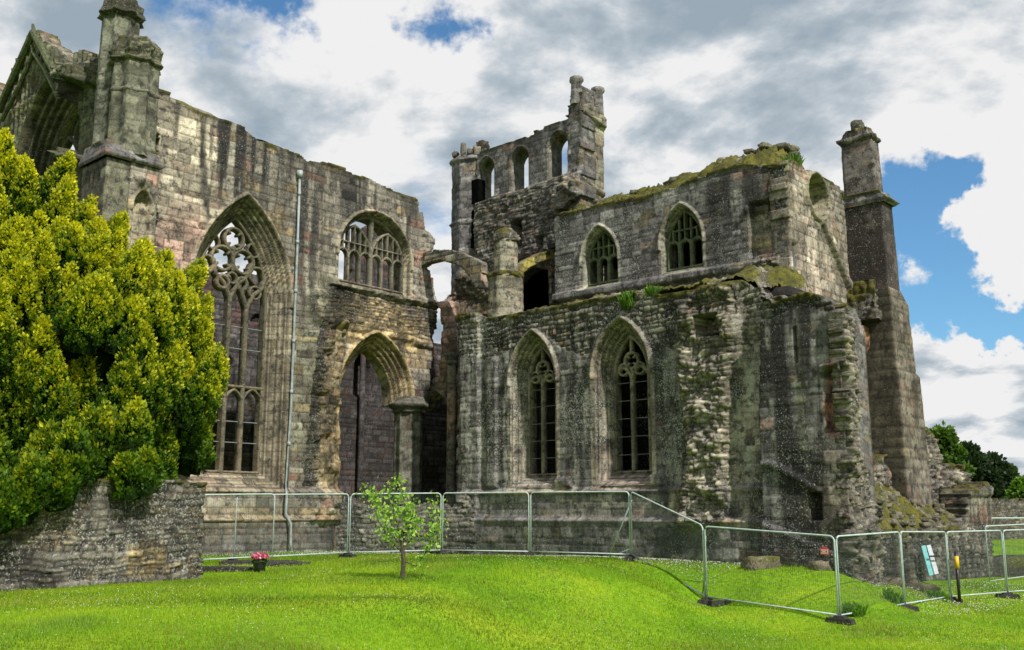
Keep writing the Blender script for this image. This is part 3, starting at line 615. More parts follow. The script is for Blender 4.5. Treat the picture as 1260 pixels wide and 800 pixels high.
# corner buttress with niche and its two turrets
bt = sub('buttress'); nicheA = Arch(-6.63, .22, 10.0, 12.3, 12.75)
fl = [(-7.12, .5), (-6.12, .5), (-6.12, 13.75), (-7.12, 13.75)]
wall('face', T.off(.8), fl, .85, 'ashlar', 52, bt, res=.045, rag=.05, stain=.35, lich=.3, moss=0, opens=[dict(a=nicheA, ring=.09, D=.22, n=1, blind=True, hood=.09, hp=.12, tint=TINT)],
     bumps=[([(-6.85, 12.7), (-6.4, 12.7), (-6.35, 13.3), (-6.9, 13.3)], .16, .3, .06)])
loft('block', [(.5, rectp(T, -7.9, -7.1, -.9, .78)), (13.7, rectp(T, -7.9, -7.1, -.9, .78))], 'ashlar', 53, bt, stain=.35, paints=[('ell', 2, 14, 9, 3, GRN, .5)])
loft('set_off', [(13.72, rectp(T, -8.0, -6.08, -1.0, .86)), (13.80, rectp(T, -8.05, -5.98, -1.0, .98)), (13.88, rectp(T, -8.02, -6.05, -1.0, .90)), (14.35, rectp(T, -7.9, -6.2, -.8, .62))], 'grey', 54, bt, moss=.3, step=.07, dscale=1.4)
tu = sub('turret'); c1 = T.at(-6.84, .12)
sp = lambda r: starpoly(c1[0], c1[1], r, 8, .80, .1)
loft('shaft', [(14.0, sp(.90)), (14.4, sp(.82)), (17.3, sp(.78))], 'grey', 55, tu, tint=(.15, .155, .095), stain=.4, dscale=.3, step=.06, lich=.15)
loft('crown', [(17.25, sp(.78)), (17.35, sp(.95)), (17.5, sp(.85)), (17.85, sp(.90)), (18.0, sp(.80)), (18.25, sp(.55))], 'core', 56, tu, tint=(.09, .10, .05), stain=.4, dscale=.5, step=.05, moss=.6)
loft('string', [(16.2, sp(.80)), (16.25, sp(.86)), (16.35, sp(.80))], 'grey', 57, tu, tint=(.12, .12, .075), dscale=.3)
tu2 = sub('turret'); c2 = T.at(-7.02, -.85); sp2 = lambda r: starpoly(c2[0], c2[1], r, 8, .82, .1)
loft('shaft', [(12.5, sp2(.70)), (19.25, sp2(.64))], 'grey', 58, tu2, tint=(.14, .15, .095), stain=.45, dscale=.3, step=.06, lich=.15)
loft('crown', [(19.2, sp2(.64)), (19.32, sp2(.86)), (19.5, sp2(.74)), (19.75, sp2(.72)), (19.9, sp2(.52)), (21.6, sp2(.18)), (22.4, sp2(.05))], 'core', 59, tu2, tint=(.10, .105, .06), dscale=.35, step=.05)
# --- aisle (south) wall with two tall windows
cp = C_.poly([(563, 720), (563, 384), (578, 388), (600, 388), (625, 385), (640, 382), (660, 378), (680, 374), (700, 372), (720, 371), (745, 366), (765, 364), (800, 362), (830, 360), (860, 352), (900, 348), (930, 352), (950, 362), (965, 366), (965, 730)])
A1 = Arch(-.43, .67, 3.83, 7.2, 8.5); A2 = Arch(3.46, .72, 3.83, 7.12, 8.45); w1 = sub('window'); w2 = sub('window'); w2['label'] = 'nearer tall window with a wider pinkish jamb'
cpaint = [px(C_, 745, 520, .7, 3.2, PNK, .0), px(C_, 585, 500, .9, 4.5, 'white', .75), px(C_, 625, 520, .25, 4, 'white', .9), px(C_, 712, 500, .7, 3.5, 'white', .5), px(C_, 712, 560, .6, 2.5, 'run', .5), px(C_, 818, 520, .5, 3, 'run', .85), px(C_, 828, 500, .3, 3.3, 'white', .5), px(C_, 915, 500, .7, 4.5, PAL, .7), px(C_, 915, 480, .5, 2.5, 'white', .8),
          px(C_, 700, 665, 6, .7, GRY, .6), px(C_, 860, 600, .7, 1.6, PAL, .5), px(C_, 840, 620, .4, .5, YEL, .4), px(C_, 860, 420, 1.0, .8, GRN, .2), px(C_, 800, 390, 1.2, .5, GRN, .3), px(C_, 745, 500, .35, 2.6, PNK, .5), px(C_, 870, 520, .7, 3, PAL, .4), px(C_, 760, 625, 3, .4, PAL, .4)]
stub = C_.poly([(838, 380), (870, 350), (905, 352), (912, 400), (905, 470), (900, 640), (842, 650), (852, 560), (838, 460)])
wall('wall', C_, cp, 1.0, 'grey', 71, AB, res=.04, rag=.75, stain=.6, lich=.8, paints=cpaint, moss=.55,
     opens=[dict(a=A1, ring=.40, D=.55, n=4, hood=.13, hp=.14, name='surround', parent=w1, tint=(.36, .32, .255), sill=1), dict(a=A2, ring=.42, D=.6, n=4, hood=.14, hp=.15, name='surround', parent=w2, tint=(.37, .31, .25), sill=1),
            dict(a=Rect(*[C_.uv(863, 398)[0], C_.uv(889, 398)[0]], C_.uv(876, 413)[1], C_.uv(876, 390)[1]), ring=.05, D=.6, n=1, blind=True)],
     regions=[(C_.poly([(563, 384), (700, 365), (960, 340), (965, 400), (905, 440), (905, 600), (838, 600), (845, 440), (806, 420), (775, 388), (735, 408), (725, 440), (692, 430), (662, 402), (632, 430), (600, 440), (563, 440)]), 'rubble'), (stub, 'core')],
     bumps=[(stub, .42, .30, .22), (C_.poly([(566, 384), (570, 640), (592, 640), (590, 384)]), .12, .05, .06), (C_.poly([(600, 440), (600, 600), (612, 600), (612, 440)]), .10, .02, .05),
            ([(-5, .3), (9, .3), (9, 3.25), (-5, 3.25)], .16, .03, .05), ([(-5, .3), (9, .3), (9, 2.3), (-5, 2.3)], .18, .03, .06), ([(-5, 3.18), (9, 3.18), (9, 3.34), (-5, 3.34)], .08, .03, .04), ([(-5, 2.24), (9, 2.24), (9, 2.4), (-5, 2.4)], .08, .03, .04),
            (C_.poly([(640, 588), (700, 588), (706, 600), (636, 600)]), .14, .1, .05), (C_.poly([(745, 584), (812, 584), (818, 598), (740, 598)]), .14, .1, .05)])
def two_light(pl, a, w0, par, seed):
    u0, w_ = a.uc, a.w; zs = a.zs-.15
    L = [([(u0, a.zb), (u0, zs)], .062), (ptarch(u0-w_, u0, zs-.1, .75), .05), (ptarch(u0, u0+w_, zs-.1, .75), .05)]
    c = zs+.62; r = .27
    L += [(arc(u0, c, r, 0, 360, 18), .045), (arc(u0-.33, zs+.33, .2, 0, 360, 12), .035), (arc(u0+.33, zs+.33, .2, 0, 360, 12), .035), ([(u0, zs), (u0, c-r)], .05), ([(u0, c+r), (u0, a.za)], .045)]
    for k in range(4): q = pi/4+k*pi/2; L.append(([(u0+r*math.cos(q), c+r*math.sin(q)), (u0+r*.5*math.cos(q), c+r*.5*math.sin(q))], .03))
    tracery('tracery', pl, a, L, w0, .2, par, seed, (.26, .23, .18), res=.018)
    for k in range(1, 6):
        g = MB()
        z = a.zb+(zs-a.zb)*k/5.2; p = pl.at(u0-w_, w0-.1); q = pl.at(u0+w_, w0-.1); g.tube([(p[0], p[1], z), (q[0], q[1], z)], .009, 4)
        g.build('saddle_bar', M_IRON, par)
two_light(C_, A1, -.52, w1, 64); two_light(C_, A2, -.57, w2, 65)
# stair block east of the aisle, with slit, broken recess and low doorway
fp = F_.poly([(936, 730), (934, 500), (936, 388), (950, 375), (965, 366), (985, 360), (1005, 362), (1022, 372)])+[(11.2, 8.05), (11.3, 7.7), (11.3, .3)]; fp[0] = (8.7, .3)
R_ = lambda pl, a, b: Rect(pl.uv(*a)[0], pl.uv(*b)[0], pl.uv(*b)[1], pl.uv(*a)[1])
fb = sub('stair_block'); uF0, uF1 = 8.72, 11.42
fpaint = [px(F_, 960, 470, .6, 3.5, 'run', .9), px(F_, 1000, 500, .9, 3.2, 'run', .85), px(F_, 985, 480, .15, 2, GRN, .6), px(F_, 1025, 490, .3, 1.2, RED, .7), px(F_, 1015, 640, .9, 1.2, PAL, .4), px(F_, 1030, 600, .8, 1.5, (.15, .115, .10), .6), px(F_, 945, 420, .4, 1, 'white', .5)]
wall('wall', F_, fp, 1.8, 'grey', 81, fb, res=.042, rag=.3, ragx=.03, stain=.7, lich=.5, paints=fpaint, moss=.45,
     opens=[dict(a=R_(F_, (977, 404), (980, 446)), ring=.03, D=.4, n=1, blind=True), dict(a=R_(F_, (997, 608), (1011, 638)), ring=.05, D=.55, n=1, blind=True), dict(a=R_(F_, (1014, 455), (1034, 530)), ring=.05, D=.32, n=1, blind=True)],
     bumps=[(F_.poly([(935, 568), (951, 568), (1012, 603), (1012, 610), (950, 576), (935, 575)]), .09, .0, .04), (F_.poly([(935, 640), (935, 730), (1052, 730), (1052, 690)]), .12, .05, .06), (F_.poly([(1008, 450), (1036, 443), (1036, 456), (1010, 461)]), .14, .03, .04)],
     regions=[(F_.poly([(930, 355), (1050, 355), (1050, 400), (1020, 384), (985, 376), (945, 392), (930, 400)]), 'rubble')])
u_c = 11.3; FE = Plane(F_.at(u_c+.22, .02), N2)
wall('broken_end', FE, [(0, .2), (0, 7.9), (.3, 8.2)]+FE.poly([(1053, 402), (1056, 430), (1058, 470), (1060, 520), (1066, 560), (1074, 590), (1080, 620), (1088, 650), (1092, 730)]), .5, 'core', 82, fb, res=.045, rag=.5, ragx=.7, stain=.35, lich=.6, moss=.3, bumps=[([(-1, 0), (8, 0), (8, 5), (-1, 5)], 0, .3, .5)],
     paints=[px(FE, 1052, 520, 1, 2.2, PAL, .7), px(FE, 1048, 430, .4, 1.2, PAL, .5)])
# aisle vault remains: mossy rubble sloping up to the string course
def vz(u, w):
    e = sst(7.6, 11.4, u); return 9.55+np.clip(-w/3.0, 0, 1)*(1.0-.6*sst(8.0, 9.2, u))-1.35*e+.45*(fbm(u*1.3, w*1.3, 5, 6)-.5)
patch('vault_rubble', C_, (-4.2, 8.9), (-.15, -3.05), vz, 'core', 91, AB, res=.055, mossy=.5, dscale=1.0, lich=.6)
patch('vault_rubble', C_, (8.75, 11.2), (.3, -1.2), lambda u, w: vz(u, w)-.38, 'core', 93, AB, res=.055, mossy=.25, dscale=1.0, lich=.6, skirt=.8)
def slab(name, pl, u0, u1, w0, w1, z0, z1, sty='dark', seed=5, par=None, step=.5): return loft(name, [(z0, rectp(pl, u0, u1, w0, w1)), (z1, rectp(pl, u0, u1, w0, w1))], sty, seed, par or AB, step=step, tint=(.007, .007, .007), lich=0, dscale=.2)  # near-black roofs and walls added behind openings to keep them dark
slab('blackout_vault', C_, -4.0, 9.3, -3.1, -.6, 9.0, 9.3)
slab('blackout_wall', C_, 9.0, 9.4, -3.1, -.9, .5, 9.1)
# --- presbytery upper wall
pp = [(P_.uv(684, 400)[0], .3)]+P_.poly([(682, 270), (690, 262), (710, 258), (740, 250), (770, 243), (800, 238), (830, 230), (850, 222), (880, 212), (905, 205), (930, 203), (950, 203)])+[(8.2, 14.05), (8.2, .3)]
A3 = Arch(.38, .74, 11.2, 12.1, 13.28); A4 = Arch(4.06, .76, 11.18, 12.1, 13.38); w3 = sub('window'); w4 = sub('window')
ppaint = [('box', 3, 4.5, 14, 4.6, (.012, .012, .012), 1.0), px(P_, 905, 240, 1.4, 1.0, 'run', .9), px(P_, 890, 300, 1.0, .9, 'run', .5), px(P_, 935, 280, .55, .9, PAL, .8), px(P_, 935, 300, .5, .35, YEL, .5), px(P_, 945, 312, .45, .3, PNK, .7), px(P_, 790, 320, .8, 1.2, (.17, .14, .15), .5), px(P_, 935, 360, 1.0, .9, 'white', .4)]  # lower wall painted black as interior shade behind the aisle windows
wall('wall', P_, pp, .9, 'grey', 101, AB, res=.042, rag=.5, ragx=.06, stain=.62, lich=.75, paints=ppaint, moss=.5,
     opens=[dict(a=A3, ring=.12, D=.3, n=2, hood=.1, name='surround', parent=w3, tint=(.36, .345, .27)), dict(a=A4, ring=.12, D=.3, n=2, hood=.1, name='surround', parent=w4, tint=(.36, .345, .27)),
            dict(a=R_(P_, (922, 252), (954, 308)), ring=.06, D=.3, n=1, blind=True), dict(a=R_(P_, (961, 314), (967, 345)), ring=.05, D=.35, n=1, blind=True)],
     bumps=[([(-3, 10.72), (8.0, 10.6), (8.0, 10.9), (-3, 11.05)], .22, .06, .06), (P_.poly([(917, 255), (950, 245), (957, 243), (957, 250), (950, 254), (917, 262)]), .12, .05, .04)],
     regions=[(P_.poly([(930, 320), (966, 310), (966, 520), (900, 520)]), 'core')])
def three_light(pl, a, w0, par, seed):
    u0, w_ = a.uc, a.w; xs = [u0-w_, u0-w_*.33, u0+w_*.33, u0+w_]; zs = a.zs-.12; L = []
    for x in xs[1:3]: L.append(([(x, a.zb), (x, zs+.1)], .07))
    for k in range(3): L.append((ptarch(xs[k], xs[k+1], zs-.02, .6), .05))
    for k in range(-2, 3): L.append(([(u0+k*.25, zs+.2), (u0+k*.25, a.za-.02-abs(k)*.35)], .034))
    L.append(([(u0-.5, zs+.65), (u0+.5, zs+.65)], .03))
    tracery('tracery', pl, a, L, w0, .2, par, seed, (.15, .18, .10), res=.02)
three_light(P_, A3, -.26, w3, 66); three_light(P_, A4, -.26, w4, 67)
# mossy rubble on the vault
def vtop(u, w):
    t = np.clip(-(w+3)/1.7, 0, 1); pk = .55*sst(3.0, 6.2, u)+.15*np.exp(-((u-5.3)/.8)**2)
    return 13.95+.08*(u > 0)+t*(1.05+pk*.75)+.35*(fbm(u*1.7, w*1.7, 77, 6)-.5)*1.3-.5*sst(7.0, 7.6, u)*t
patch('vault_rubble', C_, (-2.0, 7.5), (-3.05, -6.0), vtop, 'core', 92, AB, res=.055, mossy=.66, dscale=1.5, lich=.4, skirt=1.5)
rs = random.Random(4); it = []
for k in range(46):
    u = rs.uniform(-1.2, 7.8); w = -rs.uniform(4.4, 5.9); x, y = C_.at(u, w); z = float(vtop(np.array([u]), np.array([w]))[0]); s = rs.uniform(.16, .42); it.append((x, y, z+s*.15, s*1.5, s, s*.6))
for k, q_ in enumerate(it): rocks('loose_stone', [q_], 12+k*3, AB, .6)
x, y = C_.at(4.4, -5.6); rocks('loose_stone', [(x, y, 15.55, .75, .5, .55)], 13, AB, .2); x, y = C_.at(-.8, -4.6); rocks('loose_stone', [(x, y, 14.75, .6, .4, .3)], 14, AB, .2)
slab('blackout_vault', C_, -3.0, 7.5, -11, -3.95, 13.3, 13.5); slab('blackout_wall', C_, -3, 8.1, -11.4, -11, 1, 13.6)
slab('blackout_wall', C_, 7.9, 8.15, -11, -3.8, 1, 11)
# --- east gable wall with oculus
gp = [(.0, .5), (.0, 14.15)]+G_.poly([(974, 197), (984, 205), (990, 210), (1003, 212), (1014, 220), (1030, 231), (1044, 239), (1062, 252), (1064, 350), (1070, 440), (1080, 560), (1086, 660)])
wall('gable', G_, gp, .7, 'ashlar', 111, AB, res=.045, rag=.5, stain=.25, lich=.35, moss=.25, paints=[px(G_, 1000, 330, 1.2, .9, PNK, .4), px(G_, 1003, 243, .62, .62, (.10, .12, .05), .9), px(G_, 1010, 300, .3, 1.6, GRN, .7), px(G_, 1030, 330, .35, 1.8, GRN, .6), px(G_, 972, 240, .25, 1.6, (.12, .14, .05), .6), px(G_, 1058, 400, .5, .6, RED, .6), px(G_, 995, 320, 3, 3.2, (.33, .28, .235), .75)],
     opens=[dict(a=Oculus(2.17, 13.42, .68), ring=.1, D=.5, n=1, hood=.12, hp=.1, name='oculus', blind=True, tint=(.22, .20, .14))],
     bumps=[(G_.poly([(1008, 272), (1014, 274), (1047, 352), (1046, 364), (1038, 345)]), .16, .05, .05), (G_.poly([(1034, 400), (1070, 400), (1070, 418), (1034, 416)]), .2, .1, .08), (G_.poly([(976, 300), (982, 300), (984, 350), (978, 350)]), -.2, .15, .08)])
# --- south-east corner turret buttress, stepped
Rp = Plane(G_.at(4.45), E2); rb = sub('buttress')
q = lambda e0, e1, n0, n1: rectp(Rp, e0, e1, -n1, -n0)
loft('lower_stage', [(.5, q(-.1, 1.68, -.15, 2.3)), (4.2, q(0, 1.58, -.05, 2.1)), (7.3, q(.0, 1.56, 0, 1.95)), (7.45, q(.0, 1.5, 0, 1.75)), (9.9, q(.0, 1.46, 0, 1.6)), (10.35, q(.0, 1.42, 0, 1.1))], 'ashlar', 121, rb, tint=(.115, .10, .082), paints=[('box', 3.25, 6, 1.0, 6, (.072, .085, .045), .9), ('ell', 3.0, 7, 1.5, 6, PNK, .3)], stain=.35, lich=.15)
loft('middle_stage', [(10.3, q(-.05, 1.41, 0, 1.0)), (13.55, q(-.05, 1.38, 0, .92))], 'dark', 122, rb, tint=(.105, .085, .08), paints=[('ell', 1.7, 12, .7, 2, 'run', .9)], stain=.5, lich=.5)
loft('set_off', [(13.5, q(-.1, 1.45, -.02, .98)), (13.62, q(-.16, 1.62, -.08, 1.12)), (13.75, q(-.12, 1.5, -.06, 1.05)), (13.95, q(0, 1.25, .0, .7))], 'grey', 123, rb, moss=.2, dscale=1.5, step=.07)
loft('upper_stage', [(13.85, q(0, 1.2, 0, .66)), (15.95, q(0, 1.15, 0, .62))], 'grey', 124, rb, tint=(.10, .082, .076), stain=.5, lich=.5)
loft('cap', [(15.9, q(-.02, 1.18, -.02, .66)), (16.0, q(-.12, 1.28, -.12, .76)), (16.1, q(-.12, 1.26, -.12, .74)), (16.18, q(.05, 1.1, 0, .6)), (16.45, q(.2, 1.0, .05, .5))], 'core', 125, rb, moss=.2, dscale=.5, step=.07)
x, y = Rp.at(.55, -.3); rocks('loose_stone', [(x, y, 16.6, .55, .45, .4)], 15, rb, .1)
loft('mossy_shelf', [(9.2, q(-.25, 1.1, -.45, .1)), (9.5, q(-.25, 1.1, -.5, .1)), (10.7, q(-.1, .9, -.05, .1))], 'core', 126, rb, moss=2.4, step=.07)
loft('bracket', [(8.05, q(-.05, .45, -.45, .1)), (8.3, q(-.15, .6, -.55, .1)), (9.0, q(-.15, .6, -.55, .1))], 'ashlar', 127, rb, tint=(.36, .15, .08), step=.08, stain=.1)
# small niches stepping up the east face
# --- crossing tower
wp = W_.poly([(586, 560), (586, 190), (600, 184), (620, 177), (640, 171), (660, 162), (680, 153), (699, 146), (701, 138), (703, 118), (716, 112), (717, 240), (700, 256), (690, 262), (692, 560)])
TW = [Arch(-10.45, .50, 18.0, 19.5, 20.1), Arch(-8.17, .50, 18.05, 19.5, 20.05), Arch(-5.73, .52, 18.2, 19.65, 20.25)]
BA = Arch(-7.45, 1.42, 9.5, 12.6, 13.8)
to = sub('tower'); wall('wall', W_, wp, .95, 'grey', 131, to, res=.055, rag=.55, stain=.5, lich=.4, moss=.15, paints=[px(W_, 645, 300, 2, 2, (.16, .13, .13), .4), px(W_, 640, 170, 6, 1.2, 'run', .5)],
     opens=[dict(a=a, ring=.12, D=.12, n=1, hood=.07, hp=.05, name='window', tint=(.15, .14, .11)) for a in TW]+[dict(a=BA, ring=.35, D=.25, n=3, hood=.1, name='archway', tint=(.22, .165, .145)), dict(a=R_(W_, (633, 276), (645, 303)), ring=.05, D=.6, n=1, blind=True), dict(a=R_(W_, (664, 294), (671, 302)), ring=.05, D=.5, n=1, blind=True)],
     bumps=[(W_.poly([(586, 246), (630, 238), (700, 215), (717, 215), (717, 600), (586, 600)]), .28, .12, .12), (W_.poly([(690, 220), (717, 205), (717, 260), (680, 270), (668, 250)]), .1, .14, .2), (W_.poly([(697, 150), (717, 118), (717, 240), (697, 240)]), .1, .1, .1)],
     regions=[(W_.poly([(586, 246), (630, 238), (700, 215), (717, 215), (717, 600), (586, 600)]), 'rubble')])
uE = W_.uv(715, 200)[0]; TE = Plane(W_.at(uE), N2)
wall('return_wall', TE, TE.poly([(715, 420), (715, 130), (727, 128), (743, 150), (743, 420)]), .75, 'ashlar', 132, to, res=.06, rag=.05, stain=.2, lich=.25, moss=0, paints=[('ell', .9, 19, 2, 3, (.24, .22, .16), .7)],
     bumps=[(TE.poly([(712, 213), (743, 237), (743, 243), (712, 219)]), .13, .05, .05), (TE.poly([(712, 118), (743, 143), (743, 160), (712, 138)]), .24, .12, .06)])
ps = [(.1, 23.0), (1.75, 22.7)]
for n_, zt_ in ps: loft('parapet_post', [(21.4, ngon(*TE.at(n_, -.3), .30)), (22.5, ngon(*TE.at(n_, -.3), .27)), (22.6, ngon(*TE.at(n_, -.3), .36)), (22.75, ngon(*TE.at(n_, -.3), .34)), (22.8, ngon(*TE.at(n_, -.3), .25))], 'grey', 133, to, dscale=1.2, step=.07)
pz = 21.55; pw = [(0, 21.0), (1.9, 21.0), (1.9, 22.45), (0, 22.45)]
wall('parapet', TE.off(-.2), pw, .2, 'grey', 134, to, res=.05, rag=.1, moss=0, opens=[dict(a=Oculus(.62, 21.95, .2), ring=.02, D=0), dict(a=Oculus(1.2, 21.95, .2), ring=.02, D=0), dict(a=Rect(.5, .74, 21.55, 21.9), ring=.02, D=0), dict(a=Rect(1.08, 1.32, 21.55, 21.9), ring=.02, D=0)])
wall('parapet', W_.off(-.1), [(uE-.9, 20.9), (uE+.05, 21.1), (uE+.05, 21.75), (uE-.5, 21.75), (uE-.8, 21.3)], .6, 'core', 135, to, res=.06, moss=0)
# stair turret on the left of the tower
tc = W_.uv(568, 300)[0]; tx, ty = W_.at(tc+.1, -.6); og = lambda r: ngon(tx, ty, r, 8, .2)
loft('stair_turret', [(9.0, og(1.0)), (15.6, og(1.02)), (16.9, og(1.05)), (17.0, og(1.18)), (17.12, og(1.05)), (20.2, og(1.05)), (20.3, og(1.2)), (20.45, og(1.15)), (20.55, og(1.05))], 'grey', 136, to, stain=.45, lich=.3, dscale=1.6)
it = []
rs = random.Random(9)
for k in range(16):
    a = k/16*2*pi+rs.uniform(-.1, .1)
    if rs.random() < .8:
        s = rs.uniform(.3, .5); it.append((tx+math.cos(a)*.92, ty+math.sin(a)*.92, 20.6+rs.uniform(0, .25), s, s*.8, rs.uniform(.3, .9)))
for k, q_ in enumerate(it): rocks('broken_crenel', [q_], 170+k, to, 0)
loft('crenel', [(20.4, ngon(tx+.55, ty-.55, .42, 6)), (21.35, ngon(tx+.55, ty-.55, .36, 6))], 'core', 137, to, step=.07)
# solid black boxes standing in for the shade inside the turret's door slots
da = W_.off(.38); so = MB()
for (x0, y0), (x1, y1) in (((575, 218), (584, 250)), ((567, 256), (582, 306))):
    ua, za_ = da.uv(x0, y1); ub, zb_ = da.uv(x1, y0); c = da.at((ua+ub)/2, -.52); so.box((c[0], c[1], (za_+zb_)/2), ub-ua, .5, zb_-za_, math.atan2(E2[1], E2[0]))
so.build('doorway_shade', simple('shade_black', (.003, .003, .003), (.006, .006, .006), 3, 1, 0, 0, 0), to)
vq = [W_.at(*p_) for p_ in ((-11.2, -.95), (-15.6, -7.35), (-3.5, -7.35), (-3.5, -.95))]; sq = [W_.at(*p_) for p_ in ((-11.2, -.95), (-11.5, -.95), (-15.9, -7.35), (-15.6, -7.35))]
def ccw(q): return q if sum(q[i][0]*q[(i+1) % 4][1]-q[(i+1) % 4][0]*q[i][1] for i in range(4)) > 0 else q[::-1]
for n_, q_, a_, b_ in (('blackout_vault', vq, 14.6, 14.9), ('blackout_wall', sq, 1, 14.7)): loft(n_, [(a_, ccw(q_)), (b_, ccw(q_))], 'dark', 5, to, step=.5, tint=(.007, .007, .007), lich=0, dscale=.2)  # roof and oblique side wall added to keep the tower arch black
slab('blackout_wall', W_, -15.5, -3, -7.4, -7, 1, 14.7, par=to); slab('blackout_wall', W_, -5.2, -4.9, -7, -.9, 1, 14.7, par=to)
# --- crossing pier and inner arch behind the aisle end
X_ = C_.off(-2.2); cr = sub('crossing_pier')
xp = X_.poly([(520, 720), (522, 500), (530, 470), (541, 455), (543, 400), (541, 372), (547, 368), (556, 360), (562, 345), (574, 338), (590, 336), (600, 340), (612, 350), (612, 720)])
XA = archpx(X_, (516, 560), (556, 560), (540, 640), (536, 486), (536, 535)); XA.zb = .3
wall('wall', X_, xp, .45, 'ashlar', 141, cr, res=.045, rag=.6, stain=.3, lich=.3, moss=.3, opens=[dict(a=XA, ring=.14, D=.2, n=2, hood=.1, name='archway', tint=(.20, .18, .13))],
     paints=[px(X_, 552, 440, 1.2, 2.2, (.27, .17, .155), .7), px(X_, 560, 375, .9, .7, PNK, .5), px(X_, 545, 480, .5, .8, GRN, .6), px(X_, 560, 520, .7, 2, PNK, .6), px(X_, 560, 590, .5, 1.5, GRY, .7)],
     regions=[(X_.poly([(530, 320), (612, 320), (612, 375), (535, 370)]), 'core')],
     bumps=[(X_.poly([(536, 372), (548, 385), (556, 425), (556, 440), (566, 440), (566, 415), (556, 372)]), .3, .12, .1), (X_.poly([(536, 325), (612, 325), (612, 362), (536, 358)]), .05, .15, .15)])
sx = X_.uv(560, 520)[0]; so_ = X_.at(sx, .22)
loft('shaft', [(1.0, ngon(*so_, .2, 10)), (8.6, ngon(*so_, .19, 10))], 'ashlar', 142, cr, dscale=.4, paints=[('ell', .5, 6.5, 2, 1.1, (.36, .16, .1), .9), ('ell', .5, 3, 2, 1.5, (.2, .17, .11), .8)], tint=(.17, .16, .135), stain=.1)
loft('capital', [(8.55, ngon(*so_, .2, 10)), (8.65, ngon(*so_, .3, 10)), (8.75, ngon(*so_, .25, 10)), (8.95, ngon(*so_, .36, 10)), (9.05, ngon(*so_, .34, 10))], 'grey', 143, cr, dscale=.3, step=.05)
slab('blackout_vault', X_, -6.8, -3.2, -5, -.9, 9.9, 10.1, par=cr); slab('blackout_wall', X_, -9.5, -3, -5.3, -5, .5, 10, par=cr)  # roof and back wall added to darken the small arch
# --- flying buttresses and the pinnacle pier
def poly_arch(outer, inner): return outer+inner[::-1]
Y_ = C_.off(-1.3); fa = sub('flying_buttress')
wall('arch', Y_, Y_.poly(poly_arch([(512, 322), (522, 313), (535, 308), (550, 307), (565, 310), (578, 316), (592, 322)], [(516, 329), (526, 323), (540, 320), (554, 322), (567, 328), (577, 339), (584, 354), (594, 354)])), .36, 'ashlar', 151, fa, res=.04, rag=.1, stain=.35, lich=.5, moss=.12)
pcx, pcy = C_.at(C_.uv(605, 350)[0]+.05, -.75); oc = lambda r: ngon(pcx, pcy, r, 8, .3)
zpt = atY(606, 283, pcy)[2]; zp1 = atY(606, 340, pcy)[2]; zp0 = atY(606, 388, pcy)[2]
pn = sub('pinnacle'); rq = lambda r: ngon(pcx, pcy, r, 8, .3)
loft('shaft', [(zp0-1.5, rq(.74)), (zp1-.15, rq(.70)), (zp1, rq(.72)), (zp1+.1, rq(.50)), (zpt-.45, rq(.47))], 'ashlar', 152, pn, stain=.2, lich=.6, dscale=.8, tint=(.24, .22, .165))
loft('mossy_top', [(zpt-.5, rq(.52)), (zpt-.35, rq(.56)), (zpt-.1, rq(.42)), (zpt+.05, rq(.2))], 'core', 153, pn, moss=.9, step=.06, dscale=.7)
loft('moss_collar', [(zp1-.12, rq(.74)), (zp1+.02, rq(.76)), (zp1+.12, rq(.60))], 'core', 154, pn, moss=.9, step=.05, dscale=.5)
Z_ = Plane((pcx, pcy), N2); fb2 = sub('flying_buttress')
o_ = [(619, 352), (626, 341), (636, 330), (648, 320), (664, 312), (686, 306)]; i_ = [(628, 372), (632, 352), (640, 340), (652, 329), (668, 321), (686, 318)]
wall('arch', Z_, Z_.poly(poly_arch(o_, i_)), .34, 'ashlar', 155, fb2, res=.04, rag=.05, stain=.15, lich=.5, moss=.6, paints=[px(Z_, 650, 322, 2.5, 1.2, (.30, .26, .03), .75)])
wall('springer', Z_, Z_.poly([(678, 312), (694, 305), (700, 385), (680, 385), (679, 340)]), .18, 'ashlar', 156, fb2, res=.045, rag=.2, stain=.2, lich=.4, moss=0)
# low rubble wall closing the arches
la = atY(392, 690, 38.5); lb = atY(575, 686, 37.3); d_ = (lb[0]-la[0], lb[1]-la[1]); dl = math.hypot(*d_); LP = Plane(la[:2], (d_[0]/dl, d_[1]/dl))
LWp = LP.poly([(396, 700), (396, 612), (402, 606), (418, 604), (432, 620), (470, 622), (520, 620), (560, 622), (566, 606), (582, 612), (584, 700)])
wall('low_wall', LP, LWp, .6, 'rubble', 161, AB, res=.045, rag=.8, stain=.7, lich=.8, moss=.2, back=False)
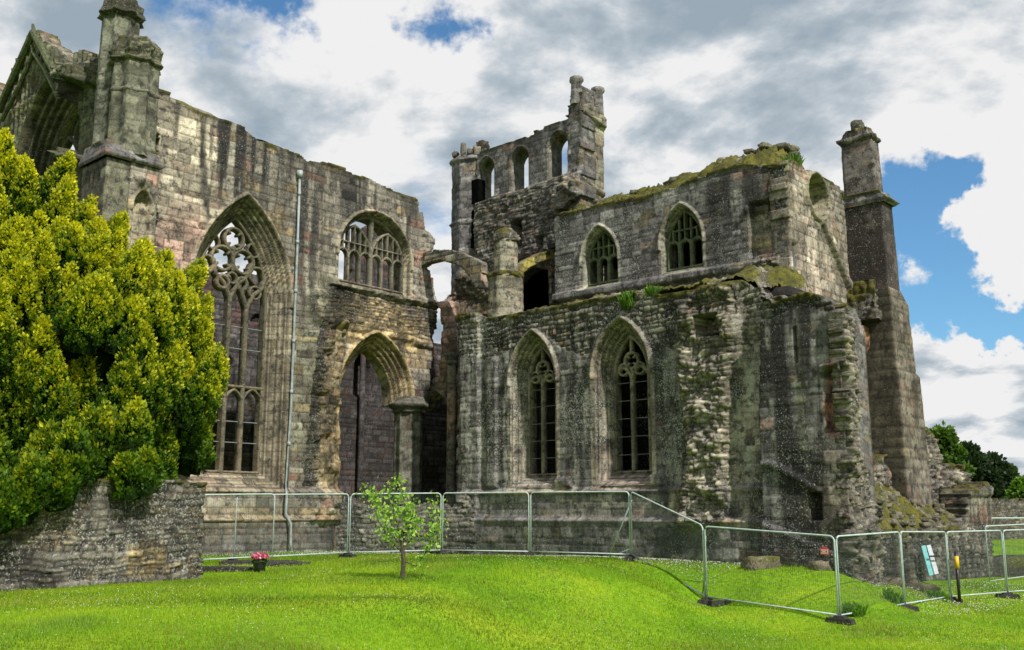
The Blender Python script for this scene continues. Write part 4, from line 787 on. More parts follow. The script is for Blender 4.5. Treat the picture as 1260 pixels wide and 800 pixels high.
# --- east foundation, mossy bank and stepped stumps
J_ = Plane(atY(1045, 705, 28.2)[:2], N2); ft = sub('foundation')
jp = J_.poly([(1046, 760), (1046, 640), (1075, 648), (1110, 655), (1150, 650), (1185, 645), (1192, 640), (1191, 600), (1219, 598), (1221, 650), (1224, 700), (1228, 760)])
wall('wall', J_, jp, 1.0, 'rubble', 171, ft, res=.05, rag=.8, stain=.75, lich=.5, moss=.5, bumps=[(J_.poly([(1190, 600), (1221, 598), (1221, 610), (1190, 612)]), .1, .05, .05)], regions=[(J_.poly([(1190, 596), (1222, 594), (1224, 645), (1190, 645)]), 'ashlar')], paints=[px(J_, 1200, 700, 4, .6, GRY, .7)])
J2 = J_.off(-1.7)
wall('stump', J2, J2.poly([(1040, 660), (1040, 575), (1075, 570), (1108, 562), (1118, 545), (1124, 522), (1135, 520), (1140, 524), (1148, 536), (1156, 545), (1160, 575), (1182, 578), (1188, 600), (1196, 640), (1196, 660)]), .9, 'core', 172, ft, res=.05, rag=.8, stain=.5, lich=.5, moss=.7, paints=[px(J2, 1125, 575, 1.2, 1, GRN, .8), px(J2, 1170, 590, .9, .4, PAL, .5)], bumps=[(J2.poly([(1160, 582), (1186, 582), (1188, 602), (1160, 602)]), .25, .03, .05)])
def bank(u, w):
    t = np.clip(-(w)/1.7, 0, 1); h = 1.85+.0*u; top = 3.45-.03*u+1.2*np.exp(-((u-2.6)/2.6)**2)
    return h-.25+t**.8*(top-h+.25)+.7*(fbm(u*1.3, w*1.3, 9, 6)-.5)
patch('mossy_bank', J_, (.1, 10.5), (-.1, -2.2), bank, 'core', 173, ft, res=.05, mossy=.72, dscale=1.2, lich=.5)
rs = random.Random(21); it = []
for k in range(150):
    u = rs.uniform(.3, 10); w = -rs.uniform(.05, 2.0); x, y = J_.at(u, w); z = float(bank(np.array([u]), np.array([w]))[0]); q_ = rs.uniform(.10, .34); it.append((x, y, z+q_*.1, q_*1.4, q_, q_*.6))
o = rocks('rubble', it, 22, ft, .55); o['kind'] = 'stuff'
fx, fy = J2.at(J2.uv(1128, 515)[0], -.4); z0_ = J2.uv(1128, 523, -.4)[1]
loft('finial', [(z0_-.2, ngon(fx, fy, .22, 7)), (z0_+.15, ngon(fx, fy, .16, 7)), (z0_+.22, ngon(fx, fy, .22, 7)), (z0_+.45, ngon(fx, fy, .2, 7)), (z0_+.55, ngon(fx, fy, .08, 7))], 'core', 174, ft, dscale=.25, step=.05, tint=(.06, .06, .05))
# ================================================================== GROUND
FP = [(243, 697, 89), (286, 695, 87), (336, 692, 85), (428, 687, 80), (543, 684, 78), (652, 686, 81), (777, 690, 86), (869, 743, 95), (1034, 767, 106), (1114, 752, 97), (1170, 742, 87), (1240, 736, 83), (1300, 731, 80)]
def post(x, yb, h): Y = 1283*2.0/h; return atY(x, yb, Y)
FW = [post(*p) for p in FP]
CPT = list(FW)+[atY(0, 728, 20.5), atY(247, 712, 24), atY(-300, 760, 17), atY(250, 684, 34.6), atY(350, 680, 36.6), atY(520, 680, 41), atY(600, 686, 37), atY(700, 688, 34.5), atY(850, 692, 31), atY(950, 698, 29), (*J_.at(-.5)[:2], .95), (*J_.at(2.0), .62), (*J_.at(5.5), .42), (*J_.at(9), .33), (*J_.at(13), .25),
        atz(0, 800, .9), atz(300, 800, .84), atz(470, 800, .62), atz(900, 800, .03), atz(1050, 800, 0), atz(1260, 800, 0), atz(1260, 760, .05), (0, 0, .9), (-8, 4, .9), (7, 5, .3), (14, 8, 0), (16, 16, 0), (24, 26, .1), atz(500, 740, 1.06), atz(250, 760, .98), (3.3, 29.3, 1.14), (2.4, 26, 1.13), (1.1, 23.4, 1.12), (-.7, 21, 1.09), (-3, 19, 1.0), (5.0, 26.4, .14), (4.1, 23.2, .08), (2.9, 20.5, .05), (1.75, 18.3, .06), (.3, 16.3, .2), (7, 20, .02), (5, 17, .02), (3.6, 28.0, 1.0), (3.3, 24.8, .75),
        (5.0, 28.6, .95), (6.4, 27.6, .85), (9.3, 26.2, .45), (22, 45, .5), (35, 70, 1.3), (30, 50, .6), (-20, 30, 1.2), (-15, 36, 1.2), (0, 60, 1.2), (-30, 60, 1.2), (-30, 15, 1.0), (40, 40, .4)]
CP = A(CPT)[:, :2]; CZv = A(CPT)[:, 2]
def _solve():
    D = np.hypot(CP[:, None, 0]-CP[None, :, 0], CP[:, None, 1]-CP[None, :, 1]); n = len(CP); Ph = np.sqrt(D*D+.4)
    M = np.zeros((n+1, n+1)); M[:n, :n] = -Ph+np.eye(n)*.08; M[:n, n] = 1; M[n, :n] = 1; return np.linalg.solve(M, np.concatenate([CZv, [0]]))
CWt = _solve()
def gz(x, y):
    x = np.atleast_1d(np.asarray(x, float)); y = np.atleast_1d(np.asarray(y, float)); out = np.zeros(len(x))
    for s in range(0, len(x), 20000):
        D = np.sqrt((x[s:s+20000, None]-CP[None, :, 0])**2+(y[s:s+20000, None]-CP[None, :, 1])**2+.4); out[s:s+20000] = -D@CWt[:-1]+CWt[-1]
    r = np.hypot(x, y-25); t = sst(45, 90, r); out = np.clip(out, -.3, 1.9)*(1-t)+1.1*t
    return out+.05*(fbm(x*.35, y*.35, 300, 3)-.5)*(1-t)
def g1(x, y): return float(gz([x], [y])[0])
xs = np.concatenate([-np.geomspace(900, 31, 26), np.arange(-30, 34, .22), np.geomspace(34, 900, 26)]); ys = np.concatenate([-np.geomspace(300, 6, 12), np.arange(-5, 56, .22), np.geomspace(56, 1500, 40)])
GX, GY = np.meshgrid(xs, ys); gx, gy = GX.ravel(), GY.ravel(); gzv = gz(gx, gy); nx = len(xs)
I, Jj = np.meshgrid(np.arange(len(ys)-1), np.arange(nx-1), indexing='ij'); a_ = (I*nx+Jj).ravel()
m, t, b = nt('lawn'); tc = node(t, 'ShaderNodeTexCoord'); n1 = node(t, 'ShaderNodeTexNoise', i_Scale=.35, i_Detail=4.0); n2 = node(t, 'ShaderNodeTexNoise', i_Scale=9.0, i_Detail=6.0, i_Roughness=.7); n3 = node(t, 'ShaderNodeTexNoise', i_Scale=60.0, i_Detail=3.0)
for q_ in (n1, n2, n3): t.links.new(tc.outputs['Object'], q_.inputs['Vector'])
r1 = rampn(t, [(.35, (.12, .26, .010)), (.5, (.19, .34, .012)), (.68, (.29, .38, .02))]); t.links.new(n1.outputs['Fac'], r1.inputs[0])
r2 = rampn(t, [(.3, (.5, .6, .5)), (.7, (1.3, 1.25, 1.2))]); t.links.new(n2.outputs['Fac'], r2.inputs[0]); c = mixc(t, 1, r1.outputs[0], r2.outputs[0], 'MULTIPLY')
r3 = rampn(t, [(.3, (.45, .5, .45)), (.7, (1.35, 1.3, 1.3))]); t.links.new(n3.outputs['Fac'], r3.inputs[0]); c = mixc(t, 1, c, r3.outputs[0], 'MULTIPLY'); t.links.new(c, b.inputs['Base Color']); b.inputs['Roughness'].default_value = .9; b.inputs['Specular IOR Level'].default_value = .1
bp = node(t, 'ShaderNodeBump', i_Strength=.6, i_Distance=.04); t.links.new(n2.outputs['Fac'], bp.inputs['Height']); t.links.new(bp.outputs[0], b.inputs['Normal'])
tag(link('ground', npmesh('ground', np.stack([gx, gy, gzv], 1), np.stack([a_, a_+1, a_+nx+1, a_+nx], 1), smooth=True), m), kind='structure')
# grass blades (mown lawn)
rs = np.random.RandomState(5)
def lawn_points(n, y0, y1, pw=1.0):
    d = y0*(y1/y0)**(rs.rand(n)**pw); an = (rs.rand(n)-.5)*1.16; x = d*np.tan(an); return x, d
def wallmask(x, y):
    """true in front of the walls"""
    tw = (x-T.O[0])*T.n[0]+(y-T.O[1])*T.n[1]; cw = (x-C_.O[0])*C_.n[0]+(y-C_.O[1])*C_.n[1]; cu = (x-C_.O[0])*C_.d[0]+(y-C_.O[1])*C_.d[1]; jw = (x-J_.O[0])*J_.n[0]+(y-J_.O[1])*J_.n[1]
    front = ((tw > .35) & (cw > .4)) | ((jw > .3) & (cu > 11.2)) | ((cw > 1.2) & (cu > 8)) | (y > 50)
    return front
def clover(x, y): return fbm(x*.45, y*.45, 501, 3)
nb = 300000; bx_, by_ = lawn_points(nb, 11.5, 42, .85); k = wallmask(bx_, by_); bx_, by_ = bx_[k], by_[k]; nb = len(bx_); bz_ = gz(bx_, by_)
hh = (.022+.03*rs.rand(nb))*(1+.6*sst(.5, .7, fbm(bx_*.8, by_*.8, 44, 3)))*(1+.012*by_); ww = .0045*(.6+.045*by_); an = rs.rand(nb)*6.28; le = (rs.rand(nb, 2)-.5)*.9*hh[:, None]
V = np.zeros((nb, 3, 3)); V[:, 0] = np.stack([bx_-np.cos(an)*ww, by_-np.sin(an)*ww, bz_-.005], 1); V[:, 1] = np.stack([bx_+np.cos(an)*ww, by_+np.sin(an)*ww, bz_-.005], 1); V[:, 2] = np.stack([bx_+le[:, 0], by_+le[:, 1], bz_+hh], 1)
pt = sst(.32, .62, .7*fbm(bx_*.22, by_*.22, 45, 4)+.3*fbm(bx_*1.6, by_*.8, 46, 3)); rr = rs.rand(nb)
gc = A((.12, .31, .006))[None]*(1-pt[:, None])+A((.27, .43, .012))[None]*pt[:, None]; mu_ = (.35*sst(.45, .7, fbm(bx_*.9+5, by_*.6, 49, 4)))[:, None]; gc = gc*(1-mu_)+A((.17, .20, .05))*mu_; gc = gc*(.72+.5*sst(.3, .7, fbm(bx_*.12, by_*.4, 48, 4)))[:, None]*A((1.1, 1.02, 1.3))*(.66+.68*rr)[:, None]; dry = (rs.rand(nb) < .03+.35*sst(.55, .72, fbm(bx_*.5, by_*.5, 47, 4)))[:, None]; gc = np.where(dry, A((.34, .34, .06)), gc)
Cc = np.repeat(gc[:, None], 3, 1); Cc[:, :2] *= .65
tag(link('grass', npmesh('grass', V.reshape(-1, 3), np.arange(nb*3).reshape(-1, 3), Cc.reshape(-1, 3)), M_LEAF), 'bright green mown lawn grass', 'grass', kind='stuff')
def flowers(name, n, colr, lo, sc, sd, label):
    fx_, fy_ = lawn_points(n, 12, 40, .8); k = wallmask(fx_, fy_) & (fbm(fx_*.45, fy_*.45, sd, 3)+.25*rs.rand(n) > lo); fx_, fy_ = fx_[k], fy_[k]; n = len(fx_); z = gz(fx_, fy_)+.035+.02*rs.rand(n); r = sc*(.7+.6*rs.rand(n))*(.7+.014*fy_)
    V = []; o8 = A([(1, 0, 0), (0, 1, 0), (-1, 0, 0), (0, -1, 0), (0, 0, 1), (0, 0, -.6)]); V = (np.stack([fx_, fy_, z], 1)[:, None]+o8[None]*r[:, None, None]).reshape(-1, 3)
    fc = A([(0, 1, 4), (1, 2, 4), (2, 3, 4), (3, 0, 4), (1, 0, 5), (2, 1, 5), (3, 2, 5), (0, 3, 5)]); Q = (fc[None]+(np.arange(n)*6)[:, None, None]).reshape(-1, 3)
    cc = np.repeat(A(colr)[None]*(.7+.4*rs.rand(n))[:, None], 6, 0); tag(link(name, npmesh(name, V, Q, cc), M_LEAF), label, 'flowers', kind='stuff')
flowers('clover_flowers', 9000, (.75, .75, .66), .64, .010, 501, 'small white clover and daisy heads scattered over the lawn')
def strip_flowers():
    n = 2600; k_ = rs.rand(n); seg = rs.randint(0, 3, n); x = np.zeros(n); y = np.zeros(n)
    A_ = [(T.at(-3.5, .5), T.at(6, .5), 3.2), (C_.at(2, .7), C_.at(8.5, .7), 2.4), (J_.at(-.5, .5), J_.at(9, .5), 2.6)]
    for s_, (p, q_, wd) in enumerate(A_):
        mk = seg == s_; u = k_[mk]; w = rs.rand(mk.sum())*wd; pl = [T, C_, J_][s_]; x[mk] = p[0]+(q_[0]-p[0])*u+pl.n[0]*w; y[mk] = p[1]+(q_[1]-p[1])*u+pl.n[1]*w
    z = gz(x, y)+.06; o8 = A([(1, 0, 0), (0, 1, 0), (-1, 0, 0), (0, -1, 0), (0, 0, 1), (0, 0, -.6)]); r = .017*(.6+.7*rs.rand(n)); V = (np.stack([x, y, z], 1)[:, None]+o8[None]*r[:, None, None]).reshape(-1, 3)
    fc = A([(0, 1, 4), (1, 2, 4), (2, 3, 4), (3, 0, 4), (1, 0, 5), (2, 1, 5), (3, 2, 5), (0, 3, 5)]); Q = (fc[None]+(np.arange(n)*6)[:, None, None]).reshape(-1, 3)
    tag(link('daisies', npmesh('daisies', V, Q, np.full((n*6, 3), .7)), M_LEAF), 'dense white daisies in the uncut grass behind the fence', 'flowers', kind='stuff')
strip_flowers()
def tuft(name, label, x, y, n, r, h, colr, z=None, cat='weeds', group=None, wd=.012):
    a = rs.rand(n)*6.28; d = r*np.sqrt(rs.rand(n)); px_, py_ = x+np.cos(a)*d, y+np.sin(a)*d; z0 = gz(px_, py_) if z is None else np.full(n, z); hh = h*(.5+.7*rs.rand(n)); le = (rs.rand(n, 2)-.5)*h*1.1; an = rs.rand(n)*6.28
    V = np.zeros((n, 4, 3)); V[:, 0] = np.stack([px_-np.cos(an)*wd, py_-np.sin(an)*wd, z0-.02], 1); V[:, 1] = np.stack([px_+np.cos(an)*wd, py_+np.sin(an)*wd, z0-.02], 1)
    m_ = np.stack([px_+le[:, 0]*.4, py_+le[:, 1]*.4, z0+hh*.65], 1); V[:, 2] = m_+np.stack([np.cos(an)*wd, np.sin(an)*wd, 0*an], 1); V[:, 3] = np.stack([px_+le[:, 0], py_+le[:, 1], z0+hh], 1)
    c = A(colr)[None]*(.6+.7*rs.rand(n))[:, None]; o = link(name, npmesh(name, V.reshape(-1, 3), np.arange(n*4).reshape(-1, 4), np.repeat(c, 4, 0)), M_LEAF); return tag(o, label, cat, group)
# ================================================================== FENCE
def fence_panel_mesh(Lp):
    f = MB(); H = 1.95; r = .12; r_ = .021; pts = []
    for cx, cz, a0 in ((Lp-r, H-r, 0), (r, H-r, 90)):
        for k in range(5): a = math.radians(a0+22.5*k); pts.append((cx+r*math.cos(a), 0, cz+r*math.sin(a)))
    pts = [(Lp, 0, .02)]+pts+[(0, 0, .02)]
    f.tube(pts, r_, 8); f.tube([(0, 0, .16), (Lp, 0, .16)], r_*.9, 8)
    w = MB(); n = int(Lp/.055)
    for k in range(1, n): x = Lp*k/n; w.tube([(x, .012, .16), (x, .012, H)], .0026, 3)
    for k in range(1, 10): z = .16+(H-.16)*k/10; w.tube([(0, -.004, z), (Lp, -.004, z)], .0024, 3)
    return f.mesh('frame', True), w.mesh('mesh_infill')
segs = [(0, 2), (1, 3), (3, 4), (4, 5), (5, 6), (6, 7), (7, 8), (8, 9), (9, 10), (10, 11), (11, 12)]
flab = ['fence panel half hidden behind the next one, beside the end of the low rubble wall', 'fence panel behind the pot of pink flowers', 'fence panel behind the young sapling', 'fence panel right of the sapling, before the dark inner arch and aisle wall end', 'fence panel below the two tall aisle windows, ending at the top of the slope', 'fence panel sloping steeply down the bank',
        'fence panel carrying the small red sign', 'fence panel right of the red sign, in front of dark rubble', 'fence panel with the turquoise and pale boards behind it', 'fence panel to the right of the yellow and black post', 'rightmost fence panel, cut by the edge of the photo']
FG = 'grey steel mesh fence panels around the ruin'
def mk_panel(a, b, lab):
    a = Vector(a); b = Vector(b); d = (b-a); Lh = math.hypot(d.x, d.y); e = empty('mesh_barrier', a, lab, 'fence panel', FG); rot = math.atan2(d.y, d.x); e.rotation_euler = (0, 0, rot)
    fm, wm = fence_panel_mesh(Lh-.07); sh = d.z/Lh
    for nm, me, mt in (('frame', fm, M_STEEL), ('mesh_infill', wm, M_WIRE)):
        for v in me.vertices: v.co.z += v.co.x*sh
        o = link(nm, me, mt); o.parent = e; o.location = (.035, 0, .02)
    return e
for (i, j), lb_ in zip(segs, flab): mk_panel(FW[i], FW[j], lb_)
# a spare panel line beyond, at the right, and short braces
bk1 = atY(1218, 722, 34.5); bk2 = atY(1330, 706, 40); mk_panel(bk1, bk2, 'fence panel standing farther back, behind the rightmost panels')
def brace(x0, y0, x1, y1, Y, lab):
    o = MB(); a = atY(x0, y0, Y); b = atY(x1, y1, Y); g = (a[0], a[1]+.9, g1(a[0], a[1]+.9)+.05); o.tube([a, g], .02, 7); ob = o.build('support_strut', M_STEEL, None, True); tag(ob, lab, 'fence brace', 'steel fence braces')
p6 = FW[6]; p7 = FW[7]
def brace2(p, dx, dy, lab):
    o = MB(); gx_, gy_ = p[0]+dx, p[1]+dy; o.tube([(p[0]+.05, p[1]+.06, p[2]+1.72), (gx_, gy_, g1(gx_, gy_)+.03)], .02, 7); o.tube([(gx_, gy_, g1(gx_, gy_)+.04), (p[0]+.05, p[1]+.06, p[2]+.35)], .018, 7); tag(o.build('support_strut', M_STEEL, None, True), lab, 'fence brace', 'steel fence braces')
brace2(p6, -.55, 1.2, 'thin steel brace behind the fence joint at the top of the slope'); brace2(p7, .15, .9, 'short steel brace at the foot of the slope')
# rubber feet
flf = {1: 'under the joint left of the flower pot', 3: 'between the flower pot and the sapling', 4: 'just right of the sapling', 5: 'below the farther tall aisle window', 6: 'at the top of the slope', 7: 'at the foot of the slope', 8: 'nearest one, right of the red sign', 9: 'left of the turquoise boards', 10: 'beneath the yellow and black post', 11: 'near the right edge of the photo'}
for k, lb_ in flf.items():
    x, y, z = FW[k]; e = MB(); i0, i1 = max(k-1, 0), min(k+1, 12); dx, dy = FW[i1][0]-FW[i0][0], FW[i1][1]-FW[i0][1]; a = math.atan2(dy, dx)+pi/2+(.9 if k > 7 else .35)
    gz0 = g1(x, y); e.box((0, 0, .065), .68, .23, .13, a, .9); e.box((0, 0, .15), .30, .16, .06, a, .85); o = e.build('rubber_block', M_RUB); o.location = (x, y, min(z, gz0)-.01)
    md = o.modifiers.new('b', 'BEVEL'); md.width = .015; md.segments = 2; tag(o, 'black rubber fence foot '+lb_, 'fence foot', 'rubber feet of the fence')
x, y, z = FW[7]; e = MB(); e.box((.28, -.35, .06), .6, .23, .12, .3, .9); o = e.build('rubber_block', M_RUB); o.location = (x, y, g1(x+.28, y-.35)); tag(o, 'spare black rubber foot lying in front of the fence at the foot of the slope', 'fence foot', 'rubber feet of the fence')
# red sign
p8 = Vector(FW[8]); p7v = Vector(FW[7]); dd = (p7v-p8).normalized(); sg = empty('warning_sign', p8+dd*.28+Vector((0, 0, 1.60)), 'small red and white warning sign fixed to the fence mesh', 'sign')
rt = math.atan2(-dd.y, -dd.x); sg.rotation_euler = (0, 0, rt)
b_ = MB(); b_.box((0, -.045, 0), .22, .006, .15); o = link('board', b_.mesh('board'), M_RED); o.parent = sg
b_ = MB()
for zz, w_ in ((.035, .15), (.0, .09), (-.035, .15)): b_.box((-.015, -.051, zz), w_, .004, .018)
b_.box((.085, -.051, 0), .012, .004, .1); o = link('lettering', b_.mesh('lettering'), M_WHITE); o.parent = sg
b_ = MB(); b_.box((0, -.045, .095), .16, .006, .04, 0, .5); o = link('tab', b_.mesh('tab'), M_RED); o.parent = sg
# boards leaning on the foundation
Yb = J_.uv(1148, 700)[0]; bx0, by0 = J_.at(J_.uv(1146, 690)[0], .35)
def leanboard(lab, u_, w_, Ht, zb_, tilt, mt, roll):
    c = J_.at(u_, w_); o = MB(); o.box((0, 0, Ht/2), .19, .03, Ht*.9); ob = o.build('plastic_board', mt); ob.location = (c[0], c[1], zb_); ob.rotation_euler = (tilt, roll, math.atan2(J_.d[1], J_.d[0])-.35)
    md = ob.modifiers.new('b', 'BEVEL'); md.width = .01; md.segments = 2; tag(ob, lab, 'board', 'plastic boards leaning on the foundation')
ub, zb0 = J_.uv(1146, 710, .4)
leanboard('turquoise plastic board leaning on dark rubble, left of the pale one', ub-.10, .45, 1.0, zb0, -.15, M_TURQ, -.12); leanboard('pale lilac plastic board leaning on dark rubble, right of the turquoise one', ub+.20, .50, .98, zb0+.03, -.15, M_LILAC, -.12)
b_ = MB(); cc_ = J_.at(ub+.02, .53); b_.box((cc_[0], cc_[1], zb0+.62), .46, .02, .05, math.atan2(J_.d[1], J_.d[0])-.35); tag(b_.build('webbing_tie', M_BLK), 'dark strap across the two plastic boards', 'strap')
# yellow and black post
pp_ = atY(1181, 741, 29.3); ps = empty('marker_post', (pp_[0], pp_[1], g1(pp_[0], pp_[1])), 'slim black post with a yellow band standing behind the fence', 'marker post')
b_ = MB(); b_.tube([(0, 0, 0), (0, 0, 1.15)], .045, 10); b_.tube([(0, 0, 1.0), (0, 0, 1.42)], .055, 10); o = link('pole', b_.mesh('pole', True), M_BLK); o.parent = ps
b_ = MB(); b_.tube([(0, -.012, .98), (0, -.012, 1.32)], .058, 10); o = link('yellow_band', b_.mesh('yellow_band', True), M_YEL); o.parent = ps
# ================================================================== LEFT BOUNDARY WALL, SLABS, POT
wa = atY(-260, 745, 17.5); wb = atY(247, 712, 24); d_ = (wb[0]-wa[0], wb[1]-wa[1]); dl = math.hypot(*d_); BWP = Plane(wa[:2], (d_[0]/dl, d_[1]/dl))
zt0 = BWP.uv(200, 592)[1]
bw = empty('boundary_wall', (wb[0], wb[1], 1), 'old rubble garden wall below the golden yew, its end at the grave slabs', 'stone wall'); bw['kind'] = 'thing'
wall('face', BWP, [(0, -.2), (dl, -.2), (dl, zt0+.02), (dl*.6, zt0-.02), (0, zt0)], .6, 'field', 201, bw, res=.025, rag=.5, stain=.35, lich=.75, moss=.25, paints=[px(BWP, 180, 690, .5, .35, YEL, .8), px(BWP, 60, 650, .8, .5, YEL, .5), px(BWP, 90, 620, 2.5, .7, 'run', .5), px(BWP, 30, 700, 1.5, .5, GRY, .5)])
sb = atz(300, 708, g1(-6.6, 25)); SLG = 'flat grave slabs in the grass'
def slab_thing(lab, cx, cy, L_, W_d, H_, rot, seed):
    c, s = math.cos(rot), math.sin(rot); P = [(cx+a*c-b*s, cy+a*s+b*c) for a, b in ((-L_/2, -W_d/2), (L_/2, -W_d/2), (L_/2, W_d/2), (-L_/2, W_d/2))]; z = g1(cx, cy)
    o = loft('grave_slab', [(z-.05, P), (z+H_*.8, P), (z+H_, [(cx+(x-cx)*.97, cy+(y-cy)*.95) for x, y in P])], 'dark', seed, None, step=.08, tint=(.11, .10, .085), dscale=.3); return tag(o, lab, 'stone slab', SLG)
s1 = atz(345, 704, 1.0); s2 = atz(282, 707, 1.0); s3 = atz(318, 699, 1.0)
slab_thing('narrow dark grave slab to the right of the flower pot', s1[0]+.05, s1[1], 1.45, .4, .12, .05, 211); slab_thing('dark grave slab to the left of the flower pot', s2[0]-.1, s2[1], 1.6, .5, .12, -.15, 212); slab_thing('dark grave slab lying behind the flower pot', s3[0], s3[1], 2.1, .45, .1, .02, 213)
fp_ = atz(319, 709, 1.0); fz0 = g1(fp_[0], fp_[1]); pot = empty('flower_pot', (fp_[0], fp_[1], fz0), 'dark pot with pink and magenta flowers on the lawn by the grave slabs', 'flower pot')
b_ = MB(); b_.tube([(0, 0, 0), (0, 0, .16), (0, 0, .24), (0, 0, .27)], .13, 14, .18); o = link('pot', b_.mesh('pot', True), M_BLK); o.parent = pot
def petals(name, n, cols, r, c0, rad, flat=.7):
    cen = rs.normal(size=(n, 3)); cen /= np.linalg.norm(cen, axis=1, keepdims=True); cen *= (rad*(rs.rand(n)**.4))[:, None]; cen[:, 2] = abs(cen[:, 2])*flat; cen += A(c0); a1 = rs.normal(size=(n, 3)); a1 /= np.linalg.norm(a1, axis=1, keepdims=True); a2 = np.cross(a1, rs.normal(size=(n, 3))); a2 /= np.linalg.norm(a2, axis=1, keepdims=True)
    V = np.stack([cen-a1*r, cen+a2*r*.7, cen+a1*r, cen-a2*r*.7], 1).reshape(-1, 3); cc = A(cols)[rs.randint(0, len(cols), n)]*(.7+.5*rs.rand(n))[:, None]; return npmesh(name, V, np.arange(n*4).reshape(-1, 4), np.repeat(cc, 4, 0))
o = link('leaves', petals('leaves', 500, [(.03, .09, .012), (.05, .13, .02)], .03, (0, 0, .22), .2, .6), M_LEAF); o.parent = pot
o = link('blossoms', petals('blossoms', 420, [(.75, .18, .36), (.60, .04, .16), (.85, .45, .55), (.45, .02, .15)], .032, (0, 0, .33), .23, .55), M_LEAF); o.parent = pot
# boulders
def boulder(lab, x, y, Y, sx, sy, sz, seed, ms=.5):
    p = atY(x, y, Y); z = g1(p[0], p[1]); o = rocks('boulder', [(p[0], p[1], z+sz*.22, sx, sy, sz, .3)], seed, None, ms, tint=(.15, .125, .09)); return tag(o, lab, 'boulder', 'fallen stones lying in the grass')
boulder('long mossy fallen stone on the grass slope below the stair block', 937, 706, 28.6, .95, .6, .42, 31, .6); boulder('low flat stone at the foot of the dark foundation', 1131, 727, 30.6, 1.0, .6, .22, 32, .2); boulder('small flat stone near the foundation, left of the turquoise boards', 1098, 731, 29.6, .6, .45, .25, 33, .1); boulder('small dark stone low in the grass under the stair block', 1010, 724, 28.0, .5, .4, .3, 34, .1)
for (x, y, Y, n, r, h, lb_) in ((1051, 757, 24.8, 260, .25, .24, 'left of the nearest fence joint'), (1156, 738, 29.2, 260, .28, .24, 'between the turquoise boards and the black post'), (1100, 747, 26.6, 220, .2, .28, 'at the fence joint before the turquoise boards')):
    p = atY(x, y, Y); tuft('weed_clump', 'clump of long uncut grass '+lb_, p[0], p[1], n, r, h, (.12, .26, .02), cat='grass clump', group='long grass clumps along the fence')
for (x, y, off, h, lb_) in ((773, 373, .0, .5, 'left fern, on the wall head above the nearer tall window'), (806, 366, -.3, .5, 'right fern, on the wall head above the nearer tall window'), (893, 366, -.2, .3, 'small green tuft right of the ferns on the wall head'), (982, 203, -3.2, .5, 'grass tuft at the corner of the east gable'), (1037, 242, -3, .3, 'green tuft where the gable meets the corner turret')):
    if y < 250: u, z = G_.uv(x, y); p = G_.at(u, -.2)
    else: u, z = C_.uv(x, y, off); p = C_.at(u, off)
    tuft('wall_fern', lb_, p[0], p[1], 150, .22, h, (.09, .19, .02), z=z-.12, cat='fern', group='plants growing on the wall heads', wd=.02)
